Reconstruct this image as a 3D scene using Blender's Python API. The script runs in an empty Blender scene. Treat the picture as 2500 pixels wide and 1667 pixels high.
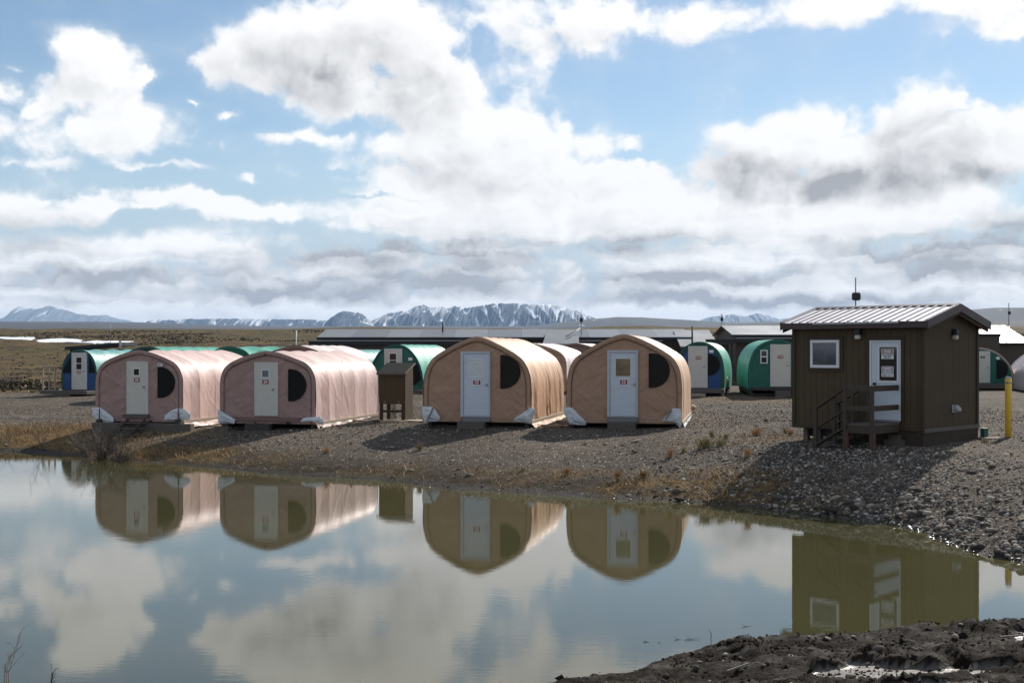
import bpy, math, random
import numpy as np
from math import radians as R, sin, cos, pi, tan, atan, atan2, sqrt, exp

scene = bpy.context.scene
COL = scene.collection
random.seed(7)

# ------------------------------------------------------------------ camera
F, CX, HY, CAMZ = 2940.0, 1250.0, 855.0, 3.49       # focal length / horizon in photograph pixels, eye height over the pond
cam_d = bpy.data.cameras.new('camera'); cam = bpy.data.objects.new('camera', cam_d); COL.objects.link(cam)
cam.location = (0, 0, CAMZ); cam.rotation_euler = (R(90), 0, 0)
cam_d.sensor_width = 36.0; cam_d.lens = 36.0*F/2500.0
cam_d.shift_y = -(833.5-HY)/2500.0
cam_d.clip_start = 0.1; cam_d.clip_end = 60000
scene.camera = cam

# ------------------------------------------------------------------ exposure
vs = scene.view_settings
vs.view_transform = 'Standard'; vs.look = 'None'; vs.exposure = 0.25; vs.gamma = 1.0; vs.use_curve_mapping = False
scene.render.film_transparent = False

# ------------------------------------------------------------------ sun
SUN_AZ, SUN_EL = R(31), R(34)                       # azimuth from +Y towards +X
sd_ = bpy.data.lights.new('sun', 'SUN'); sun = bpy.data.objects.new('sun', sd_); COL.objects.link(sun)
sd_.energy = 5.0; sd_.angle = R(0.53); sd_.color = (1.0, .95, .87)
sun.rotation_euler = (R(90)-SUN_EL, 0, -SUN_AZ+pi)  # lamp -Z points away from the sun
sun.location = (30, 50, 40)

# ------------------------------------------------------------------ world: Nishita sky + procedural clouds
world = bpy.data.worlds.new('World'); scene.world = world; world.use_nodes = True

class NT:
    """small helper around a node tree"""
    def __init__(s, tree): s.t = tree
    def n(s, kind, **kw):
        nd = s.t.nodes.new(kind)
        for k, v in kw.items(): setattr(nd, k, v)
        return nd
    def put(s, sock, v):
        if isinstance(v, bpy.types.NodeSocket): s.t.links.new(v, sock)
        elif v is not None: sock.default_value = v
    def m(s, op, a, b=None, c=None, clamp=False):
        nd = s.n('ShaderNodeMath', operation=op, use_clamp=clamp)
        for i, v in enumerate((a, b, c)):
            if v is not None: s.put(nd.inputs[i], v)
        return nd.outputs[0]
    def v(s, op, a, b=None, c=None):
        nd = s.n('ShaderNodeVectorMath', operation=op)
        for i, x in enumerate((a, b, c)):
            if x is not None: s.put(nd.inputs[i], x)
        return nd.outputs['Value'] if op in ('DOT_PRODUCT', 'LENGTH') else nd.outputs[0]
    def mr(s, v, a, b, c=0., d=1., kind='SMOOTHSTEP'):
        nd = s.n('ShaderNodeMapRange', interpolation_type=kind)
        for i, x in enumerate((v, a, b, c, d)): s.put(nd.inputs[i], x)
        return nd.outputs[0]
    def noise(s, vec, scale=1., detail=4., rough=.5, dist=0., dim='3D'):
        nd = s.n('ShaderNodeTexNoise', noise_dimensions=dim)
        s.put(nd.inputs['Vector'], vec)
        nd.inputs['Scale'].default_value = scale; nd.inputs['Detail'].default_value = detail
        nd.inputs['Roughness'].default_value = rough; nd.inputs['Distortion'].default_value = dist
        return nd.outputs[0]
    def mix(s, f, a, b, blend='MIX'):
        nd = s.n('ShaderNodeMix', data_type='RGBA', blend_type=blend)
        s.put(nd.inputs[0], f)
        for i, x in ((6, a), (7, b)):
            if not isinstance(x, bpy.types.NodeSocket): x = (*x[:3], 1.0)
            s.put(nd.inputs[i], x)
        return nd.outputs[2]
    def comb(s, x, y, z=0.):
        nd = s.n('ShaderNodeCombineXYZ')
        for i, q in enumerate((x, y, z)): s.put(nd.inputs[i], q)
        return nd.outputs[0]
    def sep(s, v):
        nd = s.n('ShaderNodeSeparateXYZ'); s.put(nd.inputs[0], v); return nd.outputs

KA = 2.765                                          # sky chart: 1 unit = 1/2.765 rad
def chart(x, y):
    """a direction, read off the photograph (2352 px wide print), as (azimuth, elevation) on the chart"""
    t = (x-1176)/2765.6; az = atan(t); el = atan((804-y)/2765.6*cos(az))
    return az*KA, el*KA

# masses of cloud: x, y, radius x, radius y, weight
CUMULUS = [
 (880,165,170,85,1.0),(1000,210,120,70,.5),(1840,385,120,55,.7),(1900,350,100,60,.5),
 (600,110,170,85,.80),(850,60,200,120,.95),(700,60,120,80,.6),(720,170,260,100,.80),(950,150,180,150,.85),(1080,270,230,120,.80),(515,160,70,60,.45),
 (1180,330,260,120,.75),(820,245,230,55,.45),(1250,410,420,120,.85),(1000,430,330,70,.65),(700,320,230,24,.55),(1400,460,300,80,.6),(900,360,200,60,.5),
 (1240,50,150,90,.90),(1370,70,120,95,.85),(1225,150,60,60,.55),(1560,45,200,52,.85),(1110,50,60,20,.4),
 (2000,0,360,58,.85),(2280,20,190,66,.9),(2330,70,50,50,.45),
 (170,105,80,62,.95),(245,165,95,68,.85),(200,190,120,52,.75),(320,165,30,25,.4),
 (40,215,160,50,.52),(120,262,240,50,.42),(300,262,200,44,.40),(250,330,110,48,.45),(30,320,110,40,.5),(40,372,110,16,.55),
 (430,388,90,18,.62),(525,268,44,16,.75),(445,230,40,13,.65),(560,402,36,14,.6),(330,380,70,12,.4),(20,145,40,12,.4),
 (1740,320,110,70,.90),(1880,290,140,80,.85),(2120,240,120,100,1.0),(2190,320,220,110,.95),(2330,320,140,100,.85),(1780,400,170,60,.85),(2020,390,300,60,.8),
 (60,490,260,70,.80),(200,480,60,60,.5),(380,448,170,22,.75),(540,480,230,34,.70),(330,470,260,14,.5),(650,500,160,50,.5),(1500,480,760,110,.85),(2000,505,620,85,.75),(1150,520,420,60,.6),(1460,325,60,24,.45),(1000,500,300,40,.4),
 (110,290,330,90,.30),(330,300,240,80,.28),(500,330,120,40,.18),(330,508,130,34,-.55),(1450,362,90,15,-.40),(960,457,190,7,-.45),(1250,470,160,9,-.25),(1120,100,40,70,-.4),(800,395,60,10,-.3),
]
SHADE = [  # grey undersides and cores
 (760,150,330,95,.34),(880,190,280,90,.22),(980,260,220,60,.12),(1260,95,170,70,.14),(1180,420,320,60,.12),(960,400,220,40,.22),
 (1780,412,240,55,.55),(1990,415,330,50,.52),(2170,300,150,80,.42),(1680,390,90,60,.30),(2330,405,160,40,.4),(2060,350,120,50,.2),
 (2140,582,260,50,.80),(2330,515,110,50,.65),(2250,635,240,28,.60),(790,575,200,45,.60),(960,610,330,40,.45),(1200,590,330,40,.45),(300,640,460,34,.65),
 (1050,660,560,32,.60),(1600,640,420,36,.55),(560,600,220,30,.35),(1850,690,450,22,.45),(80,510,180,45,.25),(200,215,160,60,.10),(120,570,150,35,.35),(1450,560,240,45,.35),(640,680,380,22,.45),(1500,690,300,18,.4),(150,690,250,16,.3),
]
def cloud_group():
    g = bpy.data.node_groups.new('cloud_field', 'ShaderNodeTree')
    g.interface.new_socket('P', in_out='INPUT', socket_type='NodeSocketVector')
    for nm in ('Raw', 'Shade'): g.interface.new_socket(nm, in_out='OUTPUT', socket_type='NodeSocketFloat')
    k = NT(g); gi = k.n('NodeGroupInput'); go = k.n('NodeGroupOutput'); P0 = gi.outputs[0]
    # ragged: the whole chart is warped by noise before the masses are looked up
    w = k.n('ShaderNodeTexNoise', noise_dimensions='2D'); k.put(w.inputs['Vector'], P0)
    w.inputs['Scale'].default_value = 7.; w.inputs['Detail'].default_value = 5.; w.inputs['Roughness'].default_value = .58
    P = k.v('MULTIPLY_ADD', k.v('SUBTRACT', w.outputs['Color'], (.5, .5, .5)), (.13, .09, 0.), P0)
    px_, py_, _ = k.sep(P)
    def field(lst):
        # each look-up carries the running sum along in z (where it has no effect), so that the masses are evaluated one after another
        acc = 0.0
        for (x, y, rx, ry, wt) in lst:
            cu, cv = chart(x, y); sx, sy = 1000./(rx*1.12), 1000./(ry*1.12)
            gr = k.n('ShaderNodeTexGradient', gradient_type='SPHERICAL'); k.put(gr.inputs[0], k.comb(px_, py_, acc))
            tm = gr.texture_mapping; tm.vector_type = 'POINT'; tm.scale = (sx, sy, 0.); tm.translation = (-cu*sx, -cv*sy, 0.)
            acc = k.m('MULTIPLY_ADD', gr.outputs['Fac'], wt*1.35, acc)
        return acc
    base = k.m('MINIMUM', field(CUMULUS), 1.45)
    shade = field(SHADE)
    s = k.sep(P0); U, V = s[0], s[1]
    # the low deck of cloud towards the horizon and, beyond the frame, broken cloud all round
    deck = k.mr(V, .326, .206, 0., .88)
    deck = k.m('ADD', deck, k.mr(V, .156, .086, 0., .35))
    wide = k.m('MAXIMUM', k.mr(k.m('ABSOLUTE', U), 1.12, 1.5), k.mr(V, .82, 1.06))
    big = k.noise(k.v('MULTIPLY', P0, (1.0, 1.6, 0)), 1.3, 2., .5, 0., '2D')
    outer = k.m('MULTIPLY', wide, k.mr(big, .44, .76, 0., 1.0))
    base = k.m('MAXIMUM', k.m('MAXIMUM', base, deck), outer)
    iso = k.noise(k.v('MULTIPLY', P0, (5.2, 6.6, 0)), 1., 8., .52, .1, '2D')
    stro = k.noise(k.v('MULTIPLY', P0, (3.8, 11., 0)), 1., 7., .52, .1, '2D')
    vo = k.n('ShaderNodeTexVoronoi', voronoi_dimensions='2D', feature='SMOOTH_F1'); vo.normalize = False
    k.put(vo.inputs['Vector'], k.v('MULTIPLY', P, (13., 16., 0))); vo.inputs['Scale'].default_value = 1.; vo.inputs['Smoothness'].default_value = .35
    vo.inputs['Detail'].default_value = 2.; vo.inputs['Roughness'].default_value = .45
    puff = k.m('SUBTRACT', .55, vo.outputs['Distance'])
    low = k.mr(V, .416, .216, 0., .7)
    nz = k.m('ADD', k.m('MULTIPLY', iso, k.m('SUBTRACT', 1., low)), k.m('MULTIPLY', stro, low))
    raw = k.m('MULTIPLY_ADD', k.m('SUBTRACT', nz, .5), 1.75, base)
    raw = k.m('MULTIPLY_ADD', puff, k.m('MULTIPLY', base, .62), raw)
    # rows of puffs in the low deck: each has a bright top and a flat grey base
    pc = k.n('ShaderNodeTexVoronoi', voronoi_dimensions='2D', feature='SMOOTH_F1'); pc.inputs['Smoothness'].default_value = .30; k.put(pc.inputs['Vector'], k.v('MULTIPLY', P, (6.0, 19., 0))); pc.inputs['Scale'].default_value = 1.; pc.inputs['Randomness'].default_value = .9
    ry = k.sep(k.v('SUBTRACT', k.v('MULTIPLY', P, (6.0, 19., 0)), pc.outputs['Position']))[1]
    basegrey = k.m('MULTIPLY', k.mr(ry, .28, -.42), k.mr(V, .33, .22))
    pc2 = k.n('ShaderNodeTexVoronoi', voronoi_dimensions='2D', feature='SMOOTH_F1'); pc2.inputs['Smoothness'].default_value = .35; k.put(pc2.inputs['Vector'], k.v('MULTIPLY', P, (13.0, 30., 0))); pc2.inputs['Scale'].default_value = 1.
    ry2 = k.sep(k.v('SUBTRACT', k.v('MULTIPLY', P, (13.0, 30., 0)), pc2.outputs['Position']))[1]
    basegrey = k.m('ADD', basegrey, k.m('MULTIPLY', k.m('MULTIPLY', k.mr(ry2, .3, -.4), k.mr(V, .33, .2)), .35))
    # layers in the deck
    lay = k.m('MULTIPLY', k.mr(k.noise(k.v('MULTIPLY', P0, (2.0, 17., 3.)), 1., 5., .55, .3, '2D'), .42, .68), k.mr(V, .356, .216))
    shd = k.m('ADD', k.m('MULTIPLY', k.m('MINIMUM', shade, 1.), k.mr(nz, .28, .62, .45, 1.1)), k.m('MULTIPLY_ADD', lay, .16, k.m('MULTIPLY', basegrey, k.m('MULTIPLY_ADD', k.m('MINIMUM', shade, 1.), .34, .11))))
    k.put(go.inputs[0], raw); k.put(go.inputs[1], shd)
    return g

wt = world.node_tree; wt.nodes.clear(); k = NT(wt)
tc = k.n('ShaderNodeTexCoord'); D = tc.outputs['Generated']
sx, sy, sz = k.sep(D)
az = k.m('ARCTAN2', sx, sy); el = k.m('ARCSINE', sz)
P = k.comb(k.m('MULTIPLY', az, KA), k.m('MULTIPLY', el, KA))
G = cloud_group()
g1 = k.n('ShaderNodeGroup'); g1.node_tree = G; k.put(g1.inputs[0], P)
g2 = k.n('ShaderNodeGroup'); g2.node_tree = G; k.put(g2.inputs[0], k.v('ADD', P, (.030, .034, 0)))
raw1, sh1 = g1.outputs[0], g1.outputs[1]; raw2 = g2.outputs[0]
dens = k.mr(raw1, .24, .80)
thick = k.m('MULTIPLY', k.m('SUBTRACT', raw2, .55), .5, clamp=True)
relief = k.m('MULTIPLY', k.m('SUBTRACT', raw2, raw1), .55)          # faces turned from the sun are greyer
dark = k.m('ADD', k.m('ADD', k.m('MULTIPLY', thick, .20), k.m('MULTIPLY', sh1, 1.12)), k.m('MULTIPLY', relief, k.m('MULTIPLY_ADD', sh1, .9, .22)))
lit = k.mr(dark, .02, 1.0, 1., 0., 'LINEAR')
ccol = k.mix(lit, (.41, .415, .43), (1.00, 1.00, 1.0))
sky = k.n('ShaderNodeTexSky', sky_type='NISHITA'); sky.sun_disc = False
sky.sun_elevation = SUN_EL; sky.sun_rotation = SUN_AZ
sky.altitude = 300; sky.air_density = 1.0; sky.dust_density = .15; sky.ozone_density = 1.0
SKY = .100
skyc = k.mix(1.0, sky.outputs[0], (SKY*.99, SKY*1.03, SKY*1.03), 'MULTIPLY')
CL = 1.05
cl = k.mr(el, .15, .03, CL, CL*1.10)
cloudc = k.mix(1.0, ccol, k.comb(cl, cl, cl), 'MULTIPLY')
# a thin veil brightens the sky between the clouds
skyc = k.mix(k.mr(el, .19, .04, 0., 1.), skyc, (.50, .63, .74))
veil = k.m('MULTIPLY', k.mr(raw1, -.25, .45), .16)
skyc = k.mix(veil, skyc, (.80, .84, .88))
out = k.mix(dens, skyc, cloudc)
bg = k.n('ShaderNodeBackground'); k.put(bg.inputs[0], out); bg.inputs[1].default_value = 0.86
wo = k.n('ShaderNodeOutputWorld'); wt.links.new(bg.outputs[0], wo.inputs[0])
world.cycles.sampling_method = 'MANUAL'; world.cycles.sample_map_resolution = 512

# ================================================================== helpers
rng = np.random.default_rng(11)

def _h(ix, iy, seed):
    h = (ix*374761393 + iy*668265263 + seed*1442695041) & 0xffffffff
    h = ((h ^ (h >> 13))*1274126177) & 0xffffffff
    return ((h ^ (h >> 16)) & 0xffff)/65535.0
def vn(x, y, seed=0):
    x = np.asarray(x, float); y = np.asarray(y, float)
    fx, fy = np.floor(x), np.floor(y); ix, iy = fx.astype(np.int64), fy.astype(np.int64)
    u, v = x-fx, y-fy; u = u*u*u*(u*(u*6-15)+10); v = v*v*v*(v*(v*6-15)+10)
    a, b, c, d = _h(ix, iy, seed), _h(ix+1, iy, seed), _h(ix, iy+1, seed), _h(ix+1, iy+1, seed)
    return a + (b-a)*u + (c-a)*v + (a-b-c+d)*u*v
def fbm(x, y, octv=4, seed=0, gain=.5, lac=2.03):
    s, a, t = 0., 1., 0.
    for i in range(octv):
        s = s + a*vn(x*lac**i + 17.3*i, y*lac**i - 9.1*i, seed+i); t += a; a *= gain
    return s/t
def ridged(x, y, octv=3, seed=0):
    s, a, t = 0., 1., 0.
    for i in range(octv):
        s = s + a*(1-np.abs(2*vn(x*2.1**i + 5.7*i, y*2.1**i, seed+i)-1)); t += a; a *= .5
    return s/t
def sstep(a, b, x):
    t = np.clip((np.asarray(x, float)-a)/(b-a), 0, 1); return t*t*(3-2*t)

# ------------------------------------------------------------------ materials
MATS = {}
def mat_nodes(name):
    m = bpy.data.materials.new(name); m.use_nodes = True
    t = m.node_tree; t.nodes.clear(); k = NT(t)
    p = k.n('ShaderNodeBsdfPrincipled'); o = k.n('ShaderNodeOutputMaterial'); t.links.new(p.outputs[0], o.inputs[0])
    MATS[name] = m
    return m, k, p
def pmat(name, col, rough=.6, metal=0., spec=.5, var=.12, vscale=3., bump=0., bscale=40., dirt=0., dirtcol=(.10,.085,.07), stretch=(1,1,1), trans=0.):
    """plain material: base colour with soft blotches, optional grain relief, optional dirt patches"""
    m, k, p = mat_nodes(name)
    tc = k.n('ShaderNodeTexCoord').outputs['Object']
    tc = k.v('MULTIPLY', tc, stretch)
    n1 = k.noise(tc, vscale, 5., .6)
    f = k.m('MULTIPLY_ADD', k.m('SUBTRACT', n1, .5), 2.4*var, 1.0)
    c = k.mix(1.0, col, k.comb(f, f, f), 'MULTIPLY')
    if dirt: c = k.mix(k.m('MULTIPLY', k.mr(k.noise(tc, vscale*1.7, 6., .65, .4), .48, .75), dirt), c, dirtcol)
    k.put(p.inputs['Base Color'], c)
    p.inputs['Roughness'].default_value = rough; p.inputs['Metallic'].default_value = metal
    p.inputs['Specular IOR Level'].default_value = spec
    k.put(p.inputs['Roughness'], k.m('MULTIPLY_ADD', k.m('SUBTRACT', n1, .5), .25, rough, clamp=True))
    if bump:
        b = k.n('ShaderNodeBump'); b.inputs['Strength'].default_value = 1.; b.inputs['Distance'].default_value = bump
        k.put(b.inputs['Height'], k.noise(tc, bscale, 4., .6)); k.put(p.inputs['Normal'], b.outputs[0])
    return m

# ------------------------------------------------------------------ meshes
class MB:
    """collects faces, then links them as ONE mesh object"""
    def __init__(s): s.v, s.f = [], []
    def add(s, verts, faces):
        o = len(s.v); s.v += [tuple(map(float, q)) for q in verts]; s.f += [tuple(o+i for i in q) for q in faces]; return s
    def box(s, x0, x1, y0, y1, z0, z1):
        v = [(x, y, z) for z in (z0, z1) for y in (y0, y1) for x in (x0, x1)]
        return s.add(v, [(0,2,3,1),(4,5,7,6),(0,1,5,4),(2,6,7,3),(0,4,6,2),(1,3,7,5)])
    def cbox(s, x0, x1, y0, y1, z0, z1, c=.01):
        """box with chamfered edges"""
        c = min(c, (x1-x0)*.45, (y1-y0)*.45, (z1-z0)*.45)
        X, Y, Z = (x0, x1), (y0, y1), (z0, z1); sg = (1, -1); idx = {}; v = []
        for i in (0, 1):
            for j in (0, 1):
                for l in (0, 1):
                    dx, dy, dz = sg[i]*c, sg[j]*c, sg[l]*c
                    for ax, q in enumerate(((X[i], Y[j]+dy, Z[l]+dz), (X[i]+dx, Y[j], Z[l]+dz), (X[i]+dx, Y[j]+dy, Z[l]))):
                        idx[i, j, l, ax] = len(v); v.append(q)
        f = []
        for i in (0, 1):
            f.append([idx[i,0,0,0], idx[i,1,0,0], idx[i,1,1,0], idx[i,0,1,0]]); f.append([idx[0,i,0,1], idx[1,i,0,1], idx[1,i,1,1], idx[0,i,1,1]]); f.append([idx[0,0,i,2], idx[1,0,i,2], idx[1,1,i,2], idx[0,1,i,2]])
            for j in (0, 1):
                f.append([idx[i,j,0,0], idx[i,j,0,1], idx[i,j,1,1], idx[i,j,1,0]]); f.append([idx[i,0,j,0], idx[i,0,j,2], idx[i,1,j,2], idx[i,1,j,0]]); f.append([idx[0,i,j,1], idx[0,i,j,2], idx[1,i,j,2], idx[1,i,j,1]])
                for l in (0, 1): f.append([idx[i,j,l,0], idx[i,j,l,1], idx[i,j,l,2]])
        return s.add(v, f)
    def bar(s, p, q, w, h=None, up=(0, 0, 1)):
        """a stick of rectangular section from p to q"""
        h = h or w; p, q = np.array(p, float), np.array(q, float); d = q-p; d /= np.linalg.norm(d)
        u = np.cross(d, up)
        if np.linalg.norm(u) < 1e-5: u = np.cross(d, (1, 0, 0))
        u /= np.linalg.norm(u); t = np.cross(u, d)
        v = [e + u*a*w/2 + t*b*h/2 for e in (p, q) for a, b in ((-1,-1),(1,-1),(1,1),(-1,1))]
        return s.add(v, [(3,2,1,0),(4,5,6,7),(0,1,5,4),(1,2,6,5),(2,3,7,6),(3,0,4,7)])
    def tube(s, pts, r, n=8, cap=True):
        pts = [np.array(q, float) for q in pts]; rr = r if hasattr(r, '__len__') else [r]*len(pts); o = len(s.v)
        prev = None
        for i, q in enumerate(pts):
            d = pts[min(i+1, len(pts)-1)] - pts[max(i-1, 0)]; d /= (np.linalg.norm(d)+1e-12)
            u = np.cross(d, (0, 0, 1)) if prev is None else prev - d*np.dot(prev, d)
            if np.linalg.norm(u) < 1e-4: u = np.cross(d, (1, 0, 0))
            u /= np.linalg.norm(u); prev = u; t = np.cross(d, u)
            s.v += [tuple(q + rr[i]*(cos(2*pi*j/n)*u + sin(2*pi*j/n)*t)) for j in range(n)]
        for i in range(len(pts)-1):
            for j in range(n): s.f.append((o+i*n+j, o+i*n+(j+1) % n, o+(i+1)*n+(j+1) % n, o+(i+1)*n+j))
        if cap: s.f.append(tuple(o+j for j in reversed(range(n)))); s.f.append(tuple(o+(len(pts)-1)*n+j for j in range(n)))
        return s
    def grid(s, A, flip=False):
        """A: rows x cols x 3"""
        A = np.asarray(A, float); r, c = A.shape[:2]; o = len(s.v); s.v += list(map(tuple, A.reshape(-1, 3)))
        for i in range(r-1):
            for j in range(c-1):
                q = (o+i*c+j, o+i*c+j+1, o+(i+1)*c+j+1, o+(i+1)*c+j)
                s.f.append(q[::-1] if flip else q)
        return s
    def poly(s, pts): return s.add(pts, [tuple(range(len(pts)))])
    def slab(s, pts, y0, y1):
        """an outline (x, z) made solid between y0 and y1"""
        n = len(pts); v = [(x, y0, z) for x, z in pts] + [(x, y1, z) for x, z in pts]
        return s.add(v, [tuple(range(n)), tuple(range(2*n-1, n-1, -1))] + [(i, i+n, (i+1) % n+n, (i+1) % n) for i in range(n)])
    def mesh(s, name, mat, smooth=False):
        me = bpy.data.meshes.new(name); me.from_pydata(s.v, [], s.f); me.update()
        if mat: me.materials.append(mat)
        if smooth: me.shade_smooth()
        return me
    def build(s, name, mat, parent=None, smooth=False, loc=None):
        o = bpy.data.objects.new(name, s.mesh(name, mat, smooth)); COL.objects.link(o)
        if parent: o.parent = parent
        if loc: o.location = loc
        return o
def fast_mesh(name, V, Fc, mat, smooth=True):
    """vertices (n,3) and faces (m,k) from arrays"""
    V = np.ascontiguousarray(V, np.float32); Fc = np.ascontiguousarray(Fc, np.int32); m, kk = Fc.shape
    me = bpy.data.meshes.new(name); me.vertices.add(len(V)); me.vertices.foreach_set('co', V.ravel())
    me.loops.add(m*kk); me.loops.foreach_set('vertex_index', Fc.ravel()); me.polygons.add(m)
    me.polygons.foreach_set('loop_start', np.arange(0, m*kk, kk, dtype=np.int32))
    me.polygons.foreach_set('use_smooth', np.full(m, smooth))
    me.update(calc_edges=True)
    if mat: me.materials.append(mat)
    return me
def attr(me, name, vals):
    a = me.attributes.new(name, 'FLOAT', 'POINT'); a.data.foreach_set('value', np.ascontiguousarray(vals, np.float32).ravel())
def link(name, me, parent=None):
    o = bpy.data.objects.new(name, me); COL.objects.link(o)
    if parent: o.parent = parent
    return o
def tag(o, label=None, cat=None, group=None, kind=None):
    for kk, v in (('label', label), ('category', cat), ('group', group), ('kind', kind)):
        if v: o[kk] = v
    return o
def thing(name, label, cat, loc, rz=0., group=None):
    o = bpy.data.objects.new(name, None); COL.objects.link(o); o.location = loc; o.rotation_euler = (0, 0, rz)
    o.empty_display_size = .3
    return tag(o, label, cat, group)
def copy_tree(o, parent=None):
    c = o.copy(); COL.objects.link(c)
    if parent: c.parent = parent
    for ch in o.children: copy_tree(ch, c)
    return c
def text_part(name, s, size, mat, parent, loc, sx=1., bold=0.):
    """flat lettering, upright, facing -y of its parent"""
    cu = bpy.data.curves.new(name, 'FONT'); cu.body = s; cu.size = size; cu.align_x = 'CENTER'; cu.align_y = 'CENTER'
    cu.extrude = .001; cu.offset = bold; cu.resolution_u = 2
    t = bpy.data.objects.new(name, cu); COL.objects.link(t)
    dg = bpy.context.evaluated_depsgraph_get(); me = bpy.data.meshes.new_from_object(t.evaluated_get(dg))
    COL.objects.unlink(t); bpy.data.objects.remove(t)
    me.name = name; me.materials.clear(); me.materials.append(mat)
    o = link(name, me, parent); o.location = loc; o.rotation_euler = (pi/2, 0, 0); o.scale = (sx, 1, 1)
    return o

class Frame:
    """an upright front: its foot, its heading, and measuring from the photograph onto it"""
    def __init__(s, x, y, z, rz): s.o = np.array((x, y, z)); s.rz = rz; s.u = np.array((cos(rz), sin(rz), 0)); s.w = np.array((-sin(rz), cos(rz), 0))
    def hit(s, px, py, y=0., axis='front'):
        r = np.array(((px-CX)/F, 1., -(py-HY)/F)); c = np.array((0, 0, CAMZ)); n = s.w if axis == 'front' else s.u
        t = (np.dot(s.o, n) + y - np.dot(c, n))/np.dot(r, n); p = c + r*t - s.o
        return (float(np.dot(p, s.u)) if axis == 'front' else float(np.dot(p, s.w))), float(p[2])
def at(px, s, z=None, py=None):
    """px column and pixels per metre -> x, y (and z from a row)"""
    d = F/s; return (px-CX)/s, d, (CAMZ-(py-HY)/s if py is not None else z)

# ================================================================== the land
def px2w(px, py, z=0.):
    d = F*(CAMZ-z)/(py-HY); return ((px-CX)*d/F, d)
FAR = [(0,1102),(75,1104),(104,1107),(178,1112),(240,1124),(300,1128),(387,1130),(506,1140),(600,1149),(689,1160),(838,1166),(987,1178),(1106,1196),(1200,1199),(1300,1206),(1379,1210),(1498,1219),(1646,1225),(1795,1234),(1900,1246),(1987,1259),(2079,1267),(2225,1289),(2298,1318),(2390,1354),(2500,1373)]
NEAR = [(2500,1511),(2393,1514),(2233,1533),(1967,1546),(1781,1557),(1702,1570),(1622,1591),(1569,1618),(1516,1644),(1303,1668)]
POND = [(-75., 41.), (-40., 42.5), (-24., 41.6)] + [px2w(*q) for q in FAR] + [(10.5,18.7),(13.5,17.8),(18,17.1),(20.5,16.4),(18,15.9),(12,15.3),(9,15.4)] + \
       [px2w(*q, .09) for q in NEAR] + [(-1.2,12.3),(-3.,11.9),(-6.5,11.6),(-12,11),(-30,10),(-75,9)]
PONDA = np.array(POND)
def pond_sd(x, y):
    """signed distance to the shoreline, positive on land"""
    x = np.asarray(x, float).ravel(); y = np.asarray(y, float).ravel(); best = np.full(x.shape, 1e9); ins = np.zeros(x.shape, bool)
    n = len(PONDA)
    for i in range(n):
        x0, y0 = PONDA[i]; x1, y1 = PONDA[(i+1) % n]; dx, dy = x1-x0, y1-y0
        t = np.clip(((x-x0)*dx+(y-y0)*dy)/(dx*dx+dy*dy), 0, 1)
        best = np.minimum(best, (x-x0-t*dx)**2+(y-y0-t*dy)**2)
        c = ((y0 > y) != (y1 > y)) & (x < (x1-x0)*(y-y0)/(y1-y0+1e-12)+x0); ins ^= c
    d = np.sqrt(best); return np.where(ins, -d, d)
ZPX = [-40,-18,-14,-9,-5,-1,4,8,10,14,30]; ZPZ = [.45,.47,.50,.70,.80,.89,.92,1.07,1.10,1.15,1.15]
def ground(x, y, fine=True, sd=None):
    shp = np.shape(x); x = np.asarray(x, float).ravel(); y = np.asarray(y, float).ravel()
    if sd is None:
        sd = np.full(x.shape, 60.); near = (np.abs(x) < 110) & (y < 90) & (y > -30); sd[near] = pond_sd(x[near], y[near])
    zp = np.interp(x, ZPX, ZPZ); zp = zp + (1.12+.15*sstep(-16, -6, x)-zp)*sstep(42, 63, y)
    Lb = np.interp(x, [-18, -10, -2, 4, 7, 10], [5., 5.5, 8., 7., 5., 5.])
    t = np.clip(sd/Lb, 0, 1); far = zp*(1-(1-t)**1.9)
    far = far + .03*np.clip(sd/.4, 0, 1)
    land = sstep(66, 640, y); drop = sstep(640, 1700, y)
    far = far + land*13.2 + 4.0*land*(fbm(x/60., y/80., 4, 5)-.5) + .9*sstep(70, 110, y)*np.where(x < -6, 1, .15)*(fbm(x/14., y/20., 3, 9)-.5) - drop*16
    nearb = .06 + .085*np.clip(sd, 0, 6) +   .20*np.clip(sd-6, 0, 8) + .10*np.clip(sd/.5, 0, 1)
    side = y < 16.6
    z = np.where(side, nearb, far)
    z = np.where(sd < 0, np.maximum(-.6, -.02+.16*np.minimum(0, sd)), z)
    if fine:
        w = np.clip(sd/.8+.15, 0, 1); k = sstep(90, 60, y)
        z = z + w*k*(.07*(fbm(x*.7, y*.7, 3, 21)-.5) + .045*(fbm(x*3.1, y*3.1, 3, 33)-.5))
    return z.reshape(shp)
def g1z(x, y): return float(ground(np.array([x]), np.array([y]))[0])
def ground_hit(px, py):
    d = np.geomspace(12, 3000, 4000); x = (px-CX)*d/F; z = CAMZ-(py-HY)*d/F; g = ground(x, d, False)
    i = np.argmax((z <= g) & (g > -.01)); return float(x[i]), float(d[i]), float(g[i])

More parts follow.
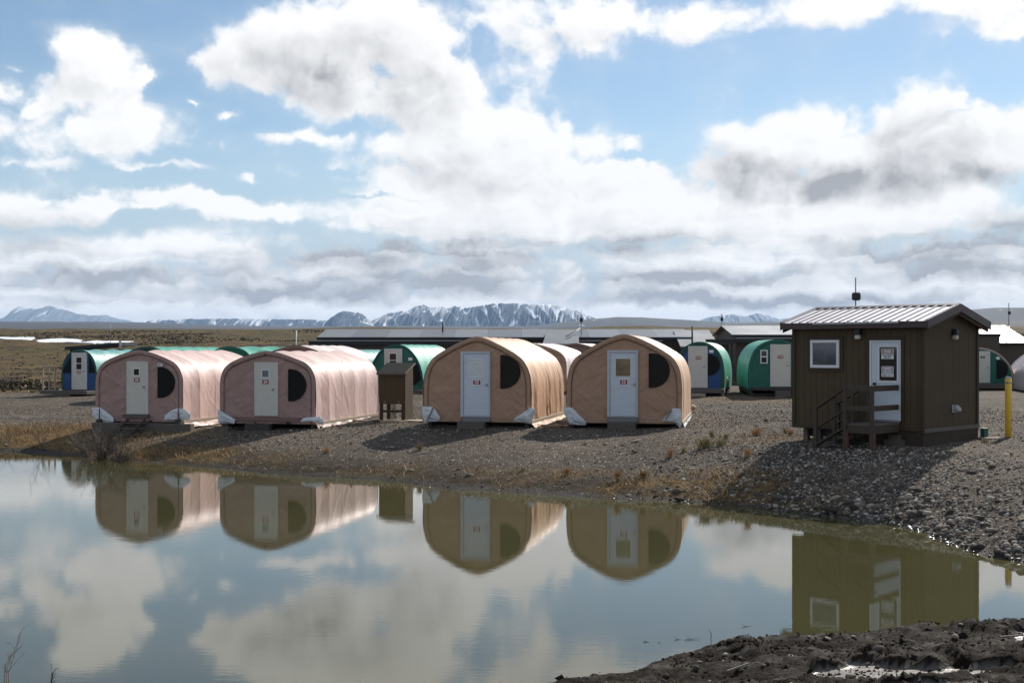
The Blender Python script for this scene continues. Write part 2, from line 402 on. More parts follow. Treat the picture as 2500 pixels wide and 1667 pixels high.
def ground_cover(x, y, sd):
    """grass, tundra, mud weights"""
    n = fbm(x*.55, y*.55, 4, 50); n2 = fbm(x*2.2, y*2.2, 3, 57)
    left = (.35*sstep(-8.5, -11., x)+.65*sstep(-12.5, -14.5, x))*sstep(.2, .5, sd)*sstep(6.2, 3.8, sd)*sstep(49, 46.5, y)
    rim = sstep(1.7, .4, np.abs(sd-.7))*sstep(.36, .58, n)*sstep(8.2, 5.0, x)*np.where(x < -8.5, .9, .34+.56*sstep(-.5, 2.5, x))
    mid = sstep(2.3, 1.0, np.hypot((x-4.0)*.7, y-28.0))*sstep(.36, .6, n2)
    byhut = sstep(1.9, .6, np.hypot((x-6.5)*.6, y-33.0))*sstep(.5, .7, n2)*.8
    far_ = sstep(.60, .75, n)*.35*sstep(60, 75, y) + .8*sstep(3.2, 1.2, np.hypot((x-10.6)*.8, (y-57)*.5))*sstep(.35, .6, n2)
    grass = np.clip(left*sstep(.25, .5, n+.3*left) + rim + mid + byhut + far_, 0, 1)
    tund = np.where(x < -4, sstep(64.5, 67.5, y+5*(n-.5)+.12*(x+20)), sstep(100, 112, y))
    return grass, tund

# ground material ---------------------------------------------------
def ground_material(name, mud=False):
    m, k, p = mat_nodes(name)
    pos = k.n('ShaderNodeNewGeometry').outputs['Position']
    def A(n): 
        a = k.n('ShaderNodeAttribute'); a.attribute_name = n; return a.outputs['Fac']
    def vor(scale, rnd=1.):
        v = k.n('ShaderNodeTexVoronoi'); k.put(v.inputs['Vector'], pos); v.inputs['Scale'].default_value = scale; v.inputs['Randomness'].default_value = rnd
        return v
    big = k.noise(pos, .5, 5., .6); med = k.noise(pos, 3., 5., .65); fin = k.noise(pos, 26., 4., .7)
    v1, v2 = vor(13.), vor(34.)
    c1 = k.sep(v1.outputs['Color']); c2 = k.sep(v2.outputs['Color'])
    base = k.mix(k.mr(big, .3, .7), (.058, .046, .037), (.112, .090, .071))
    base = k.mix(k.mr(med, .35, .75, 0., .8), base, (.085, .064, .046))
    wide = k.noise(pos, .13, 4., .6, .6); f = k.mr(wide, .3, .7, .74, 1.22); base = k.mix(1., base, k.comb(f, f, k.m('MULTIPLY', f, .97)), 'MULTIPLY')
    px3, py3, _ = k.sep(pos)      # wheel tracks across the yard
    cy = k.m('ADD', k.m('MULTIPLY_ADD', px3, .11, 52.5), k.m('MULTIPLY', k.m('SINE', k.m('MULTIPLY', px3, .16)), 1.6))
    off = k.m('ABSOLUTE', k.m('SUBTRACT', k.m('ABSOLUTE', k.m('SUBTRACT', py3, cy)), .85)); trk = k.m('MULTIPLY', k.mr(off, .55, .2), k.mr(med, .3, .6, .35, .9))
    base = k.mix(k.m('MULTIPLY', trk, .6), base, (.046, .037, .030))
    # pebbles, pale and dark
    stone = k.mix(c1[1], (.08, .07, .06), (.46, .41, .35))
    peb = k.m('MULTIPLY', k.mr(c1[0], .80, .84), k.mr(v1.outputs['Distance'], .55, .40))
    col = k.mix(peb, base, stone)
    stone2 = k.mix(c2[1], (.048, .041, .035), (.38, .335, .285))
    peb2 = k.m('MULTIPLY', k.mr(c2[0], .66, .72), k.mr(v2.outputs['Distance'], .6, .42))
    col = k.mix(k.m('MULTIPLY', peb2, .85), col, stone2)
    col = k.mix(1., col, k.comb(*(k.mr(fin, .2, .8, .72, 1.25),)*3), 'MULTIPLY')
    rim = A('rim'); col = k.mix(k.m('MULTIPLY', rim, k.mr(k.noise(pos, 4., 5., .7), .34, .56, .25, 1.)), col, k.mix(k.mr(k.noise(pos, 1.1, 3., .5), .45, .65), (.034, .023, .015), (.040, .034, .015)))
    # grass litter
    gr = A('grass'); gcol = k.mix(k.mr(k.noise(pos, 5., 6., .7), .3, .7), (.085, .052, .024), (.23, .145, .066))
    gcol = k.mix(k.mr(k.noise(pos, 1.3, 4., .6), .5, .72), gcol, (.055, .050, .020))
    col = k.mix(k.m('MULTIPLY', gr, .92), col, gcol)
    # tundra: moss, dead grass, dwarf shrub in drawn-out patches
    tp = k.v('MULTIPLY', pos, (1., .55, 1.))
    t1 = k.noise(tp, .035, 6., .62, .6); t2 = k.noise(tp, .16, 6., .65, .3); t3 = k.noise(tp, 1.1, 5., .7)
    tcol = k.mix(k.mr(t1, .40, .60), (.135, .090, .040), (.064, .056, .022))
    tcol = k.mix(k.mr(k.m('ADD', t2, k.m('MULTIPLY', t1, .35)), .70, .80), tcol, (.22, .145, .065))
    tcol = k.mix(k.mr(k.m('SUBTRACT', t2, k.m('MULTIPLY', t1, .25)), .40, .48), tcol, (.042, .031, .026))
    tcol = k.mix(k.m('MULTIPLY', k.mr(t3, .52, .66), .6), tcol, (.035, .028, .020))
    tcol = k.mix(1., tcol, k.comb(*(k.mr(t3, .25, .75, .55, 1.4),)*3), 'MULTIPLY')
    col = k.mix(A('tundra'), col, tcol)
    # wet rim by the water
    z = k.sep(pos)[2]
    wet = k.m('MULTIPLY', k.mr(k.m('MULTIPLY_ADD', k.m('SUBTRACT', med, .5), .10, z), .14, .03), 1.)
    col = k.mix(k.m('MULTIPLY', wet, .62), col, (.020, .015, .010))
    k.put(p.inputs['Base Color'], col)
    k.put(p.inputs['Roughness'], k.m('MULTIPLY_ADD', wet, -.25, .93))
    k.put(p.inputs['Specular IOR Level'], k.m('MULTIPLY_ADD', wet, .14, .06))
    hgt = k.m('ADD', k.m('MULTIPLY', peb, .018), k.m('ADD', k.m('MULTIPLY', peb2, .008), k.m('MULTIPLY', fin, .012)))
    hgt = k.m('ADD', hgt, k.m('MULTIPLY', k.m('MULTIPLY', t3, A('tundra')), .25))
    b = k.n('ShaderNodeBump'); b.inputs['Distance'].default_value = 1.; b.inputs['Strength'].default_value = .9
    k.put(b.inputs['Height'], hgt); k.put(p.inputs['Normal'], b.outputs[0])
    return m

def spread(lo, hi, step, far, n):
    core = np.arange(lo, hi+step*.5, step); g = np.geomspace(step*1.3, far, n)
    return np.concatenate([(lo-np.cumsum(np.diff(np.concatenate([[0], g]))))[::-1], core, hi+np.cumsum(np.diff(np.concatenate([[0], g])))])
gx = spread(-26., 16., .105, 14000, 70); gy = np.concatenate([np.linspace(-400, 8, 24)[:-1], np.arange(8, 52, .105), np.arange(52, 95, .35), 95+np.geomspace(.4, 14000, 120)])
GX, GY = np.meshgrid(gx, gy); sdv = np.full(GX.size, 60.); fl = (np.abs(GX.ravel()) < 110) & (GY.ravel() < 90) & (GY.ravel() > -30)
sdv[fl] = pond_sd(GX.ravel()[fl], GY.ravel()[fl])
GZ = ground(GX.ravel(), GY.ravel(), True, sdv)
inmud = (GX.ravel() > -1.2) & (GX.ravel() < 13.6) & (GY.ravel() > 9.4) & (GY.ravel() < 16.7) & (sdv > -.4)
GZ = np.where(inmud, GZ-.35, GZ)
nr, nc = GX.shape; ii = (np.arange(nr-1)[:, None]*nc + np.arange(nc-1)[None]).ravel()
gm = fast_mesh('ground', np.stack([GX.ravel(), GY.ravel(), GZ], 1), np.stack([ii, ii+1, ii+nc+1, ii+nc], 1), ground_material('gravel_and_tundra'))
ga, gt = ground_cover(GX.ravel(), GY.ravel(), sdv); attr(gm, 'grass', ga); attr(gm, 'tundra', gt); attr(gm, 'rim', sstep(2.6, .5, sdv)*sstep(-.3, .0, sdv)*sstep(8.5, 5.5, GX.ravel())*(GY.ravel() > 18))
tag(link('ground', gm), kind='structure')

# water ---------------------------------------------------------------
m, k, p = mat_nodes('pond_water')
pos = k.n('ShaderNodeNewGeometry').outputs['Position']
k.put(p.inputs['Base Color'], k.mix(k.mr(k.noise(pos, .16, 3., .5), .35, .7), (.060, .057, .024), (.074, .068, .030)))
p.inputs['Roughness'].default_value = .015; p.inputs['IOR'].default_value = 1.40; p.inputs['Specular IOR Level'].default_value = .5
rip = k.m('ADD', k.m('MULTIPLY', k.noise(k.v('MULTIPLY', pos, (1., 2.2, 1.)), 4.2, 4., .55), .0008), k.m('MULTIPLY', k.noise(k.v('MULTIPLY', pos, (1., 1.7, 1.)), .8, 2., .5), .0010))
calm = k.mr(k.noise(pos, .11, 2., .5), .38, .66, .30, 1.0)
b = k.n('ShaderNodeBump'); b.inputs['Distance'].default_value = 1.; b.inputs['Strength'].default_value = 1.
k.put(b.inputs['Height'], k.m('MULTIPLY', rip, calm)); k.put(p.inputs['Normal'], b.outputs[0])
wx = np.linspace(-80, 24, 40); wy = np.linspace(8, 44, 20); WX, WY = np.meshgrid(wx, wy)
ii = (np.arange(19)[:, None]*40 + np.arange(39)[None]).ravel()
tag(link('pond', fast_mesh('pond', np.stack([WX.ravel(), WY.ravel(), 0*WX.ravel()], 1), np.stack([ii, ii+1, ii+41, ii+40], 1), MATS['pond_water'])), kind='structure')

# the muddy near bank --------------------------------------------------
m, k, p = mat_nodes('wet_mud')
pos = k.n('ShaderNodeNewGeometry').outputs['Position']
a = k.n('ShaderNodeAttribute'); a.attribute_name = 'wet'; wet = a.outputs['Fac']
n1 = k.noise(pos, 2.5, 6., .65); n2 = k.noise(pos, 30., 5., .7); v = k.n('ShaderNodeTexVoronoi'); k.put(v.inputs['Vector'], pos); v.inputs['Scale'].default_value = 42.
c = k.mix(k.mr(n1, .3, .7), (.011, .0075, .005), (.027, .019, .013))
c = k.mix(1., c, k.comb(*(k.mr(n2, .2, .8, .6, 1.4),)*3), 'MULTIPLY')
c = k.mix(wet, c, (.13, .112, .096))  # pale wet silt; sky sheen on it is put into this colour too
k.put(p.inputs['Base Color'], c); k.put(p.inputs['Roughness'], k.mr(k.m('ADD', wet, k.m('MULTIPLY', n1, .2)), 0., 1.0, .9, .42, 'LINEAR'))
k.put(p.inputs['Specular IOR Level'], k.m('MULTIPLY_ADD', wet, .16, k.mr(n1, .45, .75, .06, .3)))
b = k.n('ShaderNodeBump'); b.inputs['Distance'].default_value = 1.; k.put(b.inputs['Height'], k.m('MULTIPLY', k.m('MULTIPLY', n2, .022), k.m('SUBTRACT', 1., k.m('MULTIPLY', wet, .85)))); k.put(p.inputs['Normal'], b.outputs[0])
mx = np.arange(-1.4, 13.8, .042); my = np.arange(9.2, 16.9, .034); MX, MY = np.meshgrid(mx, my); X_, Y_ = MX.ravel(), MY.ravel()
sdm = pond_sd(X_, Y_) + .35*(fbm(X_*.9, Y_*.9, 4, 71)-.5)
zb_ = .02 + .075*np.clip(sdm, 0, 6) + .055*np.clip(sdm/.3, 0, 1) + .22*np.clip(sdm-5.0, 0, 8)
bil = lambda f, sd: np.abs(2*fbm(X_*f, Y_*f, 3, sd)-1)
lump = sstep(.42, .62, fbm(X_*.55+3, Y_*.8, 3, 77))
cl = .16*(fbm(X_*.8, Y_*1.1, 3, 73)-.5) + .17*(.45-bil(1.7, 75))*(.35+.65*lump) + .09*(.4-bil(5., 79))*(.4+.6*lump) + .06*(.35-bil(14., 83))
hm = zb_ + cl*np.clip(sdm/.35+.25, 0, 1)
silt = zb_ - .035 + .015*fbm(X_*3, Y_*6, 2, 91)
chan = sstep(.585, .62, fbm(X_*.42+8.2, Y_*1.25, 3, 99))*np.clip((sdm-.5)/.4, 0, 1)
hm2 = hm*(1-.85*chan) + (silt-.02)*.85*chan; wetm = np.clip(sstep(.035, .008, hm2-silt)*sstep(.3, .8, chan), 0, 1)
hm2 = np.maximum(hm2, np.where(chan > .2, silt, -9)); hm2 = np.where(sdm < 0, np.minimum(hm2, .02+.35*sdm), hm2)
edge = np.minimum.reduce([X_-mx[0], mx[-1]-X_, Y_-my[0], my[-1]-Y_]); hm2 = np.where(edge < .5, hm2-.35*(.5-edge), hm2)
mr_, mc_ = MX.shape; ii = (np.arange(mr_-1)[:, None]*mc_ + np.arange(mc_-1)[None]).ravel()
mm = fast_mesh('mud_bank', np.stack([X_, Y_, hm2], 1), np.stack([ii, ii+1, ii+mc_+1, ii+mc_], 1), MATS['wet_mud'])
attr(mm, 'wet', np.clip(wetm, 0, 1)); tag(link('mud_bank', mm), kind='structure')
MUDZ = hm2.reshape(MX.shape)
def mudz(x, y):
    i = int(np.clip((y-my[0])/.034, 0, mr_-1)); j = int(np.clip((x-mx[0])/.042, 0, mc_-1)); return float(MUDZ[i, j])

# far hills and mountains ----------------------------------------------
def prof(pts, d):
    p = np.array(pts, float); return (p[:, 0]-CX)*d/F, CAMZ-(p[:, 1]-HY)*d/F
def hill(name, pts, d, depth, base, mat, jag=.0, seed=1, nx=260, ny=14, edge=.12):
    xs, zs = prof(pts, d); X = np.linspace(xs[0], xs[-1], nx); Z = np.interp(X, xs, zs)
    T = np.linspace(-1, 1, ny); V = []
    for t in T:
        sh = (1-t*t)**.8 if abs(t) < 1 else 0
        V.append(np.stack([X, np.full(nx, d+depth*t) + (fbm(X/depth*3, X*0+t, 3, seed)-.5)*depth*.3, base + (Z-base)*sh + jag*(fbm(X/depth*6, X*0+t*3, 4, seed+3)-.5)*sh], 1))
    V = np.concatenate(V); i = (np.arange(ny-1)[:, None]*nx + np.arange(nx-1)[None]).ravel()
    return tag(link(name, fast_mesh(name, V, np.stack([i, i+1, i+nx+1, i+nx], 1), mat)), kind='structure')
def hillmat(name, c1, c2, c3, sc, snow=0.):
    m, k, p = mat_nodes(name); pos = k.v('MULTIPLY', k.n('ShaderNodeNewGeometry').outputs['Position'], (1., .35, 3.))
    n = k.noise(pos, sc, 6., .62, .5); n2 = k.noise(pos, sc*5, 5., .6)
    c = k.mix(k.mr(n, .35, .65), c1, c2); c = k.mix(k.mr(n2, .52, .7), c, c3)
    if snow: c = k.mix(k.mr(k.noise(k.v('MULTIPLY', pos, (1., 1., 2.)), sc*2.2, 4., .55, .5), snow, snow+.03), c, (.8, .82, .85))
    k.put(p.inputs['Base Color'], c); p.inputs['Roughness'].default_value = .95; return m
HM1 = hillmat('moor', (.034,.028,.023), (.022,.020,.018), (.050,.040,.030), .004)
HM2 = hillmat('moor_with_snow', (.026,.025,.025), (.019,.019,.019), (.034,.031,.029), .003, .70)
hill('hill', [(-300,800),(0,789),(100,787),(260,789),(400,795),(600,800),(820,800),(1100,801),(1400,803)], 4200, 900, -30, HM1, 3, 2)
hill('hill', [(-400,796),(-100,786),(60,785),(250,786),(420,790),(620,795),(900,797),(1300,798)], 7000, 1500, -40, HM2, 3, 4)
hill('hill', [(1250,800),(1340,791),(1430,781),(1500,775),(1560,776),(1640,780),(1720,786),(1800,791),(1880,797),(1950,800)], 6200, 1300, -40, HM2, 3, 6)
hill('hill', [(1500,803),(1640,798),(1760,791),(1830,787),(1870,785),(1905,788),(1950,793),(2080,796),(2200,800)], 4500, 900, -30, HM1, 3, 8)
hill('hill', [(1700,800),(1900,792),(2000,789),(2150,775),(2300,762),(2385,754),(2450,755),(2560,758),(2800,770),(3200,790)], 5200, 1500, -30, HM2, 4, 10)
hill('hill', [(2100,806),(2250,796),(2380,788),(2440,786),(2520,784),(2700,782),(3100,795)], 2600, 700, -25, HM1, 2, 12)

MM2 = None
def mountain(name, pts, d, depth, seed, snowy, mat, nx=700, ny=60, bz=-60):
    xs, zs = prof(pts, d); X = np.linspace(xs[0], xs[-1], nx); top = np.interp(X, xs, zs)
    px = d/F
    top = top + (fbm(X/(9*px), X*0, 4, seed+40)-.5)*4.0*px*sstep(0, 20*px, top-CAMZ)
    T = np.linspace(0, 1, ny); XX, TT = np.meshgrid(X, T); TOP = np.interp(XX, X, top)
    # spurs and gullies run down from the crest; XX is warped so that they branch and lean
    wx = XX + (fbm(XX/(34*px), TT*2.0, 3, seed)-.5)*44*px
    # two families of spurs lean against each other, so that the gullies between them meet in Vs
    lean = TT*(TOP-bz)*.62; dA = (wx+lean)/(30*px); dB = (wx-lean)/(36*px)+4.7
    tri = lambda q: np.abs(2*(q-np.floor(q))-1)
    pick = sstep(.40, .60, fbm(XX/(55*px), TT*.7, 3, seed+7))
    wob = .28*(fbm(XX/(8*px), TT*4, 3, seed+9)-.5)
    g = tri(dA+wob+.3*vn(XX/(70*px), TT, seed+2))*pick + tri(dB+wob)*(1-pick); g2 = ridged(wx/(11*px)+lean/(14*px), TT*1.6, 3, seed+9)
    face = TOP*(1-TT**1.15) + bz*TT**1.15
    Zm = face + ((g-.5)*.40 + (g2-.6)*.20)*(TOP-bz)*np.sin(np.pi*np.clip(TT, 0, 1))**.8*.55
    Y = d - depth*TT + (g-.5)*depth*.18*np.sin(pi*TT)
    back = np.stack([X, np.full(nx, d+depth*.6), np.full(nx, bz)], 1)
    V = np.concatenate([back, np.stack([XX, Y, Zm], 2).reshape(-1, 3)]); ny1 = ny+1
    i = (np.arange(ny1-1)[:, None]*nx + np.arange(nx-1)[None]).ravel()
    me = fast_mesh(name, V, np.stack([i+nx, i+nx+1, i+1, i], 1), mat)
    # snow lies in the gullies, thinning downhill
    patch = fbm(XX/(26*px), TT*2.0, 4, seed+20); wd_ = .10+.22*sstep(.45, .75, patch)+snowy*.5
    line = sstep(wd_, wd_*.55, g + .10*(fbm(XX/(3*px), TT*14, 3, seed+30)-.5)); thin = sstep(.24, .14, g2-.15+.5*(.6-patch))
    s = np.clip(line*sstep(.30, .48, patch+snowy) + thin*.8, 0, 1)*sstep(1.0, .72, TT)
    s = np.maximum(s, sstep(.56, .62, patch+snowy*.6-.25*TT+.12*(fbm(XX/(4*px), TT*9, 3, seed+33)-.5))*sstep(.35, .1, TT)*.9*(.5+.5*line))
    attr(me, 'snow', np.concatenate([np.zeros(nx), s.ravel()]))
    return tag(link(name, me), kind='structure')
m, k, p = mat_nodes('hazed_rock_and_snow')
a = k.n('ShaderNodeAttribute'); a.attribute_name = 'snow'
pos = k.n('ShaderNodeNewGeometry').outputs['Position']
c = k.mix(k.mr(k.noise(pos, .006, 6., .6), .3, .7), (.028, .050, .086), (.045, .068, .10))  # the blue of the haze is put into the rock colour
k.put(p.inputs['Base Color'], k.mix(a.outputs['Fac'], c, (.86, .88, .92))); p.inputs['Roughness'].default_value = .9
MM = MATS['hazed_rock_and_snow']
m, k, p = mat_nodes('hazed_far_rock_and_snow')
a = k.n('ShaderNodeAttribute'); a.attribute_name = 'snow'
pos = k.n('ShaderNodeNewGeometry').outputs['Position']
c = k.mix(k.mr(k.noise(pos, .006, 6., .6), .3, .7), (.19, .23, .27), (.23, .265, .30))  # rock colour also carries the paling of haze over distance
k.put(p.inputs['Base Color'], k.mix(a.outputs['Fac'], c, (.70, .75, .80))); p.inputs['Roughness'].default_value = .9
MM2 = MATS['hazed_far_rock_and_snow']
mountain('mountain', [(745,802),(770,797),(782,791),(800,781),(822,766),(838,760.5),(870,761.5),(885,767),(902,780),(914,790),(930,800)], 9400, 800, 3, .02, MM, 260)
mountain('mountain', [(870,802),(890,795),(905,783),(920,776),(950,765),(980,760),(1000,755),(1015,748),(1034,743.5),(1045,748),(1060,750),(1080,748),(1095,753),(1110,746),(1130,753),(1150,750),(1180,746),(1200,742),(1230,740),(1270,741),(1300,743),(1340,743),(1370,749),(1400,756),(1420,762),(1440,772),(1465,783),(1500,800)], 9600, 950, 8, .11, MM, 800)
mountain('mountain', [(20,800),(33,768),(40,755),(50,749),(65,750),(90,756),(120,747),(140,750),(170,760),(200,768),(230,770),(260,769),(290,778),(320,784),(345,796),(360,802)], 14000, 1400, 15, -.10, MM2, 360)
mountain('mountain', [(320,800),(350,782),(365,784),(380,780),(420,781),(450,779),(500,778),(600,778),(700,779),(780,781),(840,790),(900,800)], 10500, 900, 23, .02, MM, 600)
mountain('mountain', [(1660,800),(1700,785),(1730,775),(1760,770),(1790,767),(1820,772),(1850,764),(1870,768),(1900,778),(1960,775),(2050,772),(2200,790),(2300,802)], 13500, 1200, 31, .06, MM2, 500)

# snow still lying on the tundra
SNOWM = pmat('old_snow', (.80, .82, .84), .6, var=.05, vscale=.5)
for poly in ([(0,405),(130,410),(250,406),(330,408),(340,425),(270,435),(180,432),(60,428),(0,420)], [(345,440),(450,427),(520,423),(600,420),(700,426),(790,435),(770,460),(650,455),(560,461),(480,457),(440,462),(370,455)], [(770,455),(840,450),(920,440),(1000,446),(1100,444),(1200,447),(1280,450),(1200,458),(1100,464),(1000,462),(900,468)], [(-420,395),(-200,398),(-60,402),(-40,414),(-200,418),(-400,412)]):
    pts = []
    for i in range(len(poly)):
        (xa, ya), (xb, yb) = poly[i], poly[(i+1) % len(poly)]
        for t in (0, .25, .5, .75): pts.append((xa+(xb-xa)*t+8*(vn(i*3.1+t*4, .5, 4)-.5), ya+(yb-ya)*t+3*(vn(i*2.3+t*4, 9.5, 5)-.5)))
    W = [ground_hit(x/3.92, y/3.92+720) for x, y in pts]
    mb = MB(); mb.add([(x, y, z+.16) for x, y, z in W] + [(x, y, z-1.5) for x, y, z in W], [tuple(range(len(W)))] + [(i, (i+1) % len(W), (i+1) % len(W)+len(W), i+len(W)) for i in range(len(W))])
    tag(mb.build('snow_patch', SNOWM), kind='structure')

# air: thin haze over the whole country
HZ = (4.4e-5, (.46, .68, 1.0))
hm_ = bpy.data.materials.new('haze'); hm_.use_nodes = True; ht = hm_.node_tree; ht.nodes.clear()
pv = ht.nodes.new('ShaderNodeVolumePrincipled'); oo = ht.nodes.new('ShaderNodeOutputMaterial'); ht.links.new(pv.outputs[0], oo.inputs['Volume'])
pv.inputs['Color'].default_value = (*HZ[1], 1); pv.inputs['Density'].default_value = HZ[0]; pv.inputs['Anisotropy'].default_value = .0
tag(MB().box(-32000, 32000, -1500, 18000, -75, 545).build('haze', hm_), kind='stuff')

# ================================================================== materials for the things people made
def fabric(name, col, rough=.5, fade=.10, bump=.0055, stain=.25, weave=True, panels=0.):
    m, k, p = mat_nodes(name)
    tc = k.n('ShaderNodeTexCoord').outputs['Object']
    n = k.noise(tc, 1.1, 5., .6); n2 = k.noise(k.v('MULTIPLY', tc, (1., 1., .3)), 6., 5., .65)
    pale = [min(1, c*1.25+.03) for c in col]; dull = [c*.72 for c in col]
    c = k.mix(k.m('MULTIPLY', k.mr(n, .4, .75), fade*4), col, pale)
    c = k.mix(k.m('MULTIPLY', k.mr(n2, .55, .8), stain), c, dull)
    z = k.sep(tc)[2]
    if panels:       # lengths of cloth from different rolls, with a seam between
        yb = k.m('DIVIDE', k.sep(tc)[1], panels); wn = k.n('ShaderNodeTexWhiteNoise', noise_dimensions='1D'); k.put(wn.inputs['W'], k.m('FLOOR', yb))
        f = k.mr(wn.outputs['Value'], 0., 1., .86, 1.12, 'LINEAR'); fr_ = k.m('FRACT', yb); seam = k.mr(k.m('MINIMUM', fr_, k.m('SUBTRACT', 1., fr_)), .0, .022, .70, 1.)
        f = k.m('MULTIPLY', f, seam); c = k.mix(1., c, k.comb(f, f, f), 'MULTIPLY')
    c = k.mix(k.m('MULTIPLY', k.mr(k.m('MULTIPLY_ADD', n2, .5, z), .75, .2), .45), c, [q*.55+.015 for q in col])     # splashed with dirt along the foot
    k.put(p.inputs['Base Color'], c); k.put(p.inputs['Roughness'], k.mr(n2, .3, .7, rough-.06, rough+.1))
    p.inputs['Specular IOR Level'].default_value = .5
    b = k.n('ShaderNodeBump'); b.inputs['Distance'].default_value = 1.; b.inputs['Strength'].default_value = .8
    def folds(ang, su, sv, off):
        sx_, _, sz_ = k.sep(tc); u = k.m('ADD', k.m('MULTIPLY', k.m('ADD', sx_, k.sep(tc)[1]), cos(ang)), k.m('MULTIPLY', sz_, sin(ang))); w_ = k.m('SUBTRACT', k.m('MULTIPLY', sz_, cos(ang)), k.m('MULTIPLY', k.m('ADD', sx_, k.sep(tc)[1]), sin(ang)))
        n_ = k.noise(k.comb(k.m('MULTIPLY', u, su), k.m('MULTIPLY_ADD', w_, sv, off)), 1., 3., .5, .45)
        return k.m('SUBTRACT', 1., k.m('ABSOLUTE', k.m('MULTIPLY_ADD', n_, 3.2, -1.6)), clamp=True)
    msk = k.mr(k.noise(tc, .9, 2., .5), .42, .58)
    h1 = k.m('ADD', k.m('MULTIPLY', folds(R(38), .75, 3.0, 0.), msk), k.m('MULTIPLY', folds(R(-48), .7, 2.7, 7.), k.m('SUBTRACT', 1., msk)))
    h1 = k.m('ADD', k.m('MULTIPLY', h1, .62), k.m('MULTIPLY', k.noise(k.v('MULTIPLY', tc, (5., 5., 2.2)), 1., 4., .6, .8), .4)); h2 = k.noise(k.v('MULTIPLY', tc, (11., 11., 16.)), 1., 4., .6, .3)
    k.put(b.inputs['Height'], k.m('ADD', k.m('MULTIPLY', h1, bump*4.), k.m('MULTIPLY', h2, bump))); k.put(p.inputs['Normal'], b.outputs[0])
    return m
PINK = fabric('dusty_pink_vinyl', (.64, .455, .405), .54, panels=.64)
PINKF = fabric('dusty_pink_shaded', (.36, .225, .195), .65, bump=.020)  # cover's pink again, with the front's shade put into the colour
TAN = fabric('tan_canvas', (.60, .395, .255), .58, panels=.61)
TANF = fabric('tan_canvas_shaded', (.41, .245, .155), .65, bump=.020)  # same tan cloth, darkened: shade of the front is in its colour
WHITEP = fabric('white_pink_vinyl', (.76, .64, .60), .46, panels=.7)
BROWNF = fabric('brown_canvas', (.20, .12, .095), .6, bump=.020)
BLUE = fabric('blue_canvas', (.016, .065, .185), .65)
GREEN = fabric('green_canvas', (.014, .115, .078), .65)
GREENC = fabric('green_vinyl', (.06, .32, .225), .5)
TEALC = fabric('teal_vinyl', (.09, .29, .265), .5)
DKGREEN = fabric('dark_green_canvas', (.008, .075, .055), .55)
PINKEDGE = fabric('pink_edge', (.45, .30, .25), .5)
SILVER = fabric('silver_pink_vinyl', (.46, .38, .355), .34)
FLAP = fabric('white_pvc', (.62, .63, .64), .45, stain=.5)
CORDM = pmat('dark_cord', (.05, .03, .022), .8)
SCREEN = pmat('black_screen', (.012, .011, .011), .8, spec=.2, var=.2, vscale=5)
SCREEN2 = pmat('dark_screen', (.022, .018, .015), .8, spec=.2, var=.2, vscale=5)
DOORC = pmat('cream_door', (.60, .56, .49), .5, var=.04, vscale=2, dirt=.35, dirtcol=(.40,.35,.29))
DOORW = pmat('white_steel_door', (.58, .62, .68), .42, var=.04, vscale=2, dirt=.3, dirtcol=(.40,.40,.41))
DOORFR = pmat('grey_door_frame', (.50, .52, .54), .45, var=.05)
WHITE = pmat('white_paint', (.74, .74, .73), .45, var=.04, dirt=.15, dirtcol=(.5,.48,.45))
BLACK = pmat('black_rubber', (.010, .010, .010), .5, var=.1)
STEEL = pmat('worn_steel', (.32, .32, .33), .42, .9, var=.1)
GREYMET = pmat('galvanised_pole', (.20, .20, .21), .5, .7, var=.1)
WOOD = pmat('grey_timber', (.115, .095, .078), .85, var=.25, vscale=4, bump=.006, bscale=20, stretch=(1, 1, 5))
WOODD = pmat('dark_wet_timber', (.050, .042, .036), .8, var=.25, vscale=4, bump=.006, bscale=20)
WOODP = pmat('pale_timber', (.36, .29, .21), .8, var=.2, vscale=4, bump=.004, bscale=20)
RUSTWOOD = pmat('orange_brown_timber', (.12, .05, .025), .8, var=.2, vscale=6)
REDP = pmat('red_sign', (.25, .012, .018), .5, var=.08)
SIGNW = pmat('sign_white', (.80, .80, .80), .5, var=.02)
SIGNK = pmat('sign_black', (.012, .012, .013), .5, var=.05)
SIGNR = pmat('sign_red', (.42, .03, .035), .5, var=.05)
SIGNP = pmat('sign_faded_red', (.50, .17, .30), .5, var=.05)
def glass(name, col, rough=.04):
    m, k, p = mat_nodes(name); tc = k.n('ShaderNodeTexCoord').outputs['Object']
    k.put(p.inputs['Base Color'], k.mix(k.mr(k.noise(tc, 3., 4.), .3, .7), col, [c*.55 for c in col])); p.inputs['Roughness'].default_value = rough; p.inputs['Specular IOR Level'].default_value = .6
    return m
PANEK = glass('dark_pane', (.018, .018, .017)); PANEC = glass('curtained_pane', (.20, .26, .28), .08); PANEB = glass('papered_pane', (.24, .17, .085), .1); PANEG = glass('grey_blue_pane', (.085, .10, .115), .06)
m, k, p = mat_nodes('crumpled_foil'); tc = k.n('ShaderNodeTexCoord').outputs['Object']
fn = k.noise(tc, 16., 4., .6, .9)
b = k.n('ShaderNodeBump'); b.inputs['Distance'].default_value = .02; k.put(b.inputs['Height'], fn); k.put(p.inputs['Normal'], b.outputs[0])
k.put(p.inputs['Base Color'], k.mix(k.mr(fn, .35, .65), (.54, .55, .55), (.64, .65, .66))); p.inputs['Metallic'].default_value = .35; p.inputs['Roughness'].default_value = .38
FOIL = MATS['crumpled_foil']

